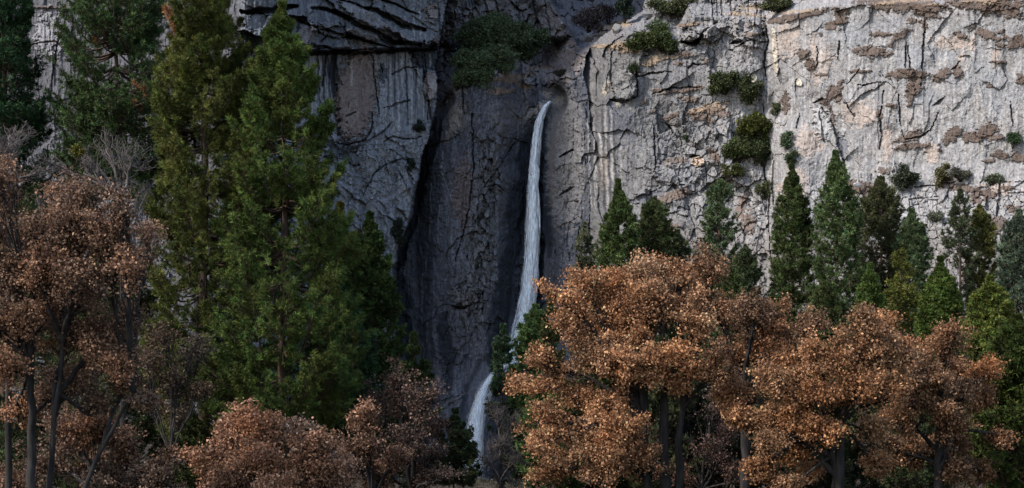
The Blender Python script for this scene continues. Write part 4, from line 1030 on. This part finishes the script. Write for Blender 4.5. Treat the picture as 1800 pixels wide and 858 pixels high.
broadleaf("oak_tree", "big dark-trunked brown oak at the left edge", 92, 55, 640, [
    (30, 340, 40), (90, 345, 44), (160, 352, 42), (220, 372, 36), (245, 400, 26), (50, 400, 50), (130, 410, 50, -.5), (200, 430, 44), (240, 470, 28), (20, 480, 46), (90, 490, 52, -.7), (170, 500, 48), (215, 560, 40), (40, 570, 50, -.5), (120, 580, 52),
    (190, 620, 44), (20, 650, 40), (100, 660, 40, .6), (225, 650, 28), (60, 540, 40, .8), (130, 500, 40, .8), (10, 580, 40, .8), (160, 580, 36, .9), (60, 690, 30, .9), (150, 700, 30, .7), (240, 700, 22, .5), (10, 720, 28, .6), (200, 670, 26, .9), (-30, 420, 50), (-40, 540, 50)], 108, (.15, .075, .045), (.38, .22, .13), group=OG, stems=[(75, 600, 110, .17), (100, 690, 235, .15)], dens=1.15, per=50, leafsize=.15, trunk_r=.27)
broadleaf("oak_tree", "low brown oak in the bottom left corner", 105, 190, 900, [
    (100, 745, 36), (170, 760, 42), (230, 790, 40), (140, 820, 44), (260, 830, 40), (60, 800, 40), (200, 850, 44), (300, 850, 30), (20, 850, 40)], 109, DT, (.27, .155, .095), group=OG, dens=.9)
broadleaf("oak_tree", "sparse dull brown oak in front of the biggest pine", 122, 300, 800, [
    (290, 590, 32), (330, 600, 32), (270, 640, 32), (310, 660, 36), (345, 680, 26), (260, 700, 34), (310, 730, 30)], 110, (.085, .055, .035), (.17, .11, .07), group=OG, dens=.8, per=30, trunk_r=.14)
BT = "bare grey trees"
def bare(u, Y, fork, cl, seed, lab, **kw):
    a = dict(dens=1.2, per=0, trunk_r=.2, twigs=8, twig_r=.016, bark=M_TWIG); a.update(kw)
    broadleaf("bare_tree", lab, Y, u, fork, cl, seed, DT, DT2, "bare tree", BT, **a)
bare(215, 108, 345, [(180, 250, 36), (225, 270, 40), (150, 300, 34), (200, 320, 40), (245, 320, 30), (130, 260, 24), (100, 300, 26)], 121, "leafless grey tree before the open-branched pine")
bare(15, 100, 330, [(5, 220, 34), (30, 260, 36), (55, 290, 30), (15, 300, 40), (60, 330, 24)], 122, "leafless grey tree at the left edge")
bare(880, 160, 800, [(870, 720, 26), (900, 740, 30), (880, 780, 34), (910, 810, 32), (855, 810, 26), (890, 840, 34)], 123, "purplish leafless tree beside the lower cascade")

# mistletoe, snags, boulders
shrub("mistletoe_clump", "olive ball of mistletoe high in the largest oak", 1240, 515, 18, 16, (.05, .045, .018), (.10, .085, .03), 201, 2200, None, "mistletoe", .14, 6, .5, Y=113)
shrub("mistletoe_clump", "yellow-green mistletoe ball in the leafless tree", 138, 264, 11, 12, (.09, .085, .015), (.18, .16, .03), 202, 1200, None, "mistletoe", .13, 5, .3, Y=107)
def snag(u, v, h, Y, seed, lab):
    rng = np.random.default_rng(seed); s = K * Y; o = P(u, v, Y); T = Tubes()
    n = 8
    main = np.stack([np.cumsum(rng.normal(size=n) * .25), np.zeros(n), np.linspace(-.5, h * s, n)], -1); T.add(main, np.linspace(.3, .06, n), 6)
    for i in range(9):
        a = main[rng.integers(2, n)]; d = norm(np.array([rng.normal(), rng.normal() * .5, .6])); L = h * s * rng.uniform(.25, .5)
        b = a + d[None] * np.linspace(0, L, 6)[:, None]; b[1:] += np.cumsum(rng.normal(size=(5, 3)) * .12, 0); T.add(b, np.linspace(.12, .03, 6), 4)
    props(T.build("dead_tree", M_DEAD, None, origin=None), lab, "dead tree", "bleached snags")
    bpy.context.scene.collection.objects[-1].location = tuple(o)
snag(1506, 320, 40, cliffD(1506, 320) - 3, 1, "bleached leaning snag right of the tallest spire pine")
snag(1572, 320, 46, cliffD(1572, 320) - 3, 2, "forked snag against the pale wall beside the grey-green bush")
snag(1312, 36, 30, cliffD(1312, 34) - 2, 3, "white snag on the rim above the vertical crack")
def boulder(u, v, r, Y, seed, lab, col):
    rng = np.random.default_rng(seed); s = K * Y
    th, ph = np.meshgrid(np.linspace(0, 2 * np.pi, 25)[:-1], np.linspace(0.02, np.pi - .02, 14))
    d = np.stack([np.cos(th) * np.sin(ph), np.sin(th) * np.sin(ph), np.cos(ph)], -1)
    pl = norm(rng.normal(size=(14, 3))); rr = np.min(np.where((d @ pl.T) > .15, rng.uniform(.6, .95, 14) / np.maximum(d @ pl.T, .15), 9), -1).clip(.4, 1.45)
    vts = d * rr[..., None] * np.array([r * s * 1.15, r * s, r * s * .8])
    ii = np.arange(24 * 14).reshape(14, 24)
    q = np.stack([ii[:-1], np.roll(ii[:-1], -1, 1), np.roll(ii[1:], -1, 1), ii[1:]], -1).reshape(-1, 4)
    o = mesh("boulder", vts.reshape(-1, 3), q, M_ROCK, col=np.broadcast_to(np.array(col), (24 * 14, 3)))
    o.location = tuple(P(u, v, Y)); props(o, lab, "boulder", "boulders")
boulder(1085, 50, 9, cliffD(1085, 56) - 1.0, 1, "pointed pale boulder on the grassy brow", (.24, .225, .215))
boulder(1138, 26, 8, cliffD(1138, 30) - 1.0, 2, "grey boulder between the brow and the olive thicket", (.2, .2, .21))
boulder(1034, 66, 10, cliffD(1034, 72) - 1.5, 3, "rounded grey boulder in the gully mouth", (.17, .17, .18))
boulder(1507, 325, 7, cliffD(1507, 328) - 2, 4, "small white boulder beside the bleached snag", (.5, .48, .47))
for i, (u, v, r, c, lab) in enumerate([(845, 842, 14, .1, "wet rock at the foot of the lower cascade"), (872, 848, 12, .2, "pale rock right of the cascade foot"), (808, 838, 10, .12, "dark rock left of the cascade foot"), (893, 852, 10, .14, "brown rock right of the pale one at the cascade foot")]):
    boulder(u, v + 6, r, 398, 10 + i, lab, (c, c * .95, c * .92))

rng = np.random.default_rng(77)
n = 7600
uy = np.where(rng.uniform(size=n) < .68, rng.uniform(100, 185, n), rng.uniform(185, 392, n)); ux = rng.uniform(-.42, .42, n) * uy
uz = ground_z(ux, uy)
hh = rng.uniform(.3, 1.0, n) * (1.3 + 1.6 * sstep(fbm(ux / 9, uy / 9, 901, 2), -.2, .6))
cen = np.repeat(np.stack([ux, uy, uz], -1), 45, 0)
q = rng.normal(size=cen.shape) * np.array([.5, .5, 0]); q[:, 2] = rng.uniform(0, 1, len(q)) * np.repeat(hh, 45)
vv, f, col = leafs(rng, cen + q, .24, (.03, .034, .016), (.085, .06, .035))
props(mesh("undergrowth", vv, f, M_SHRUB, col=np.clip(col, .004, .4)), "dark brush covering the forest floor", "undergrowth", None, "stuff")
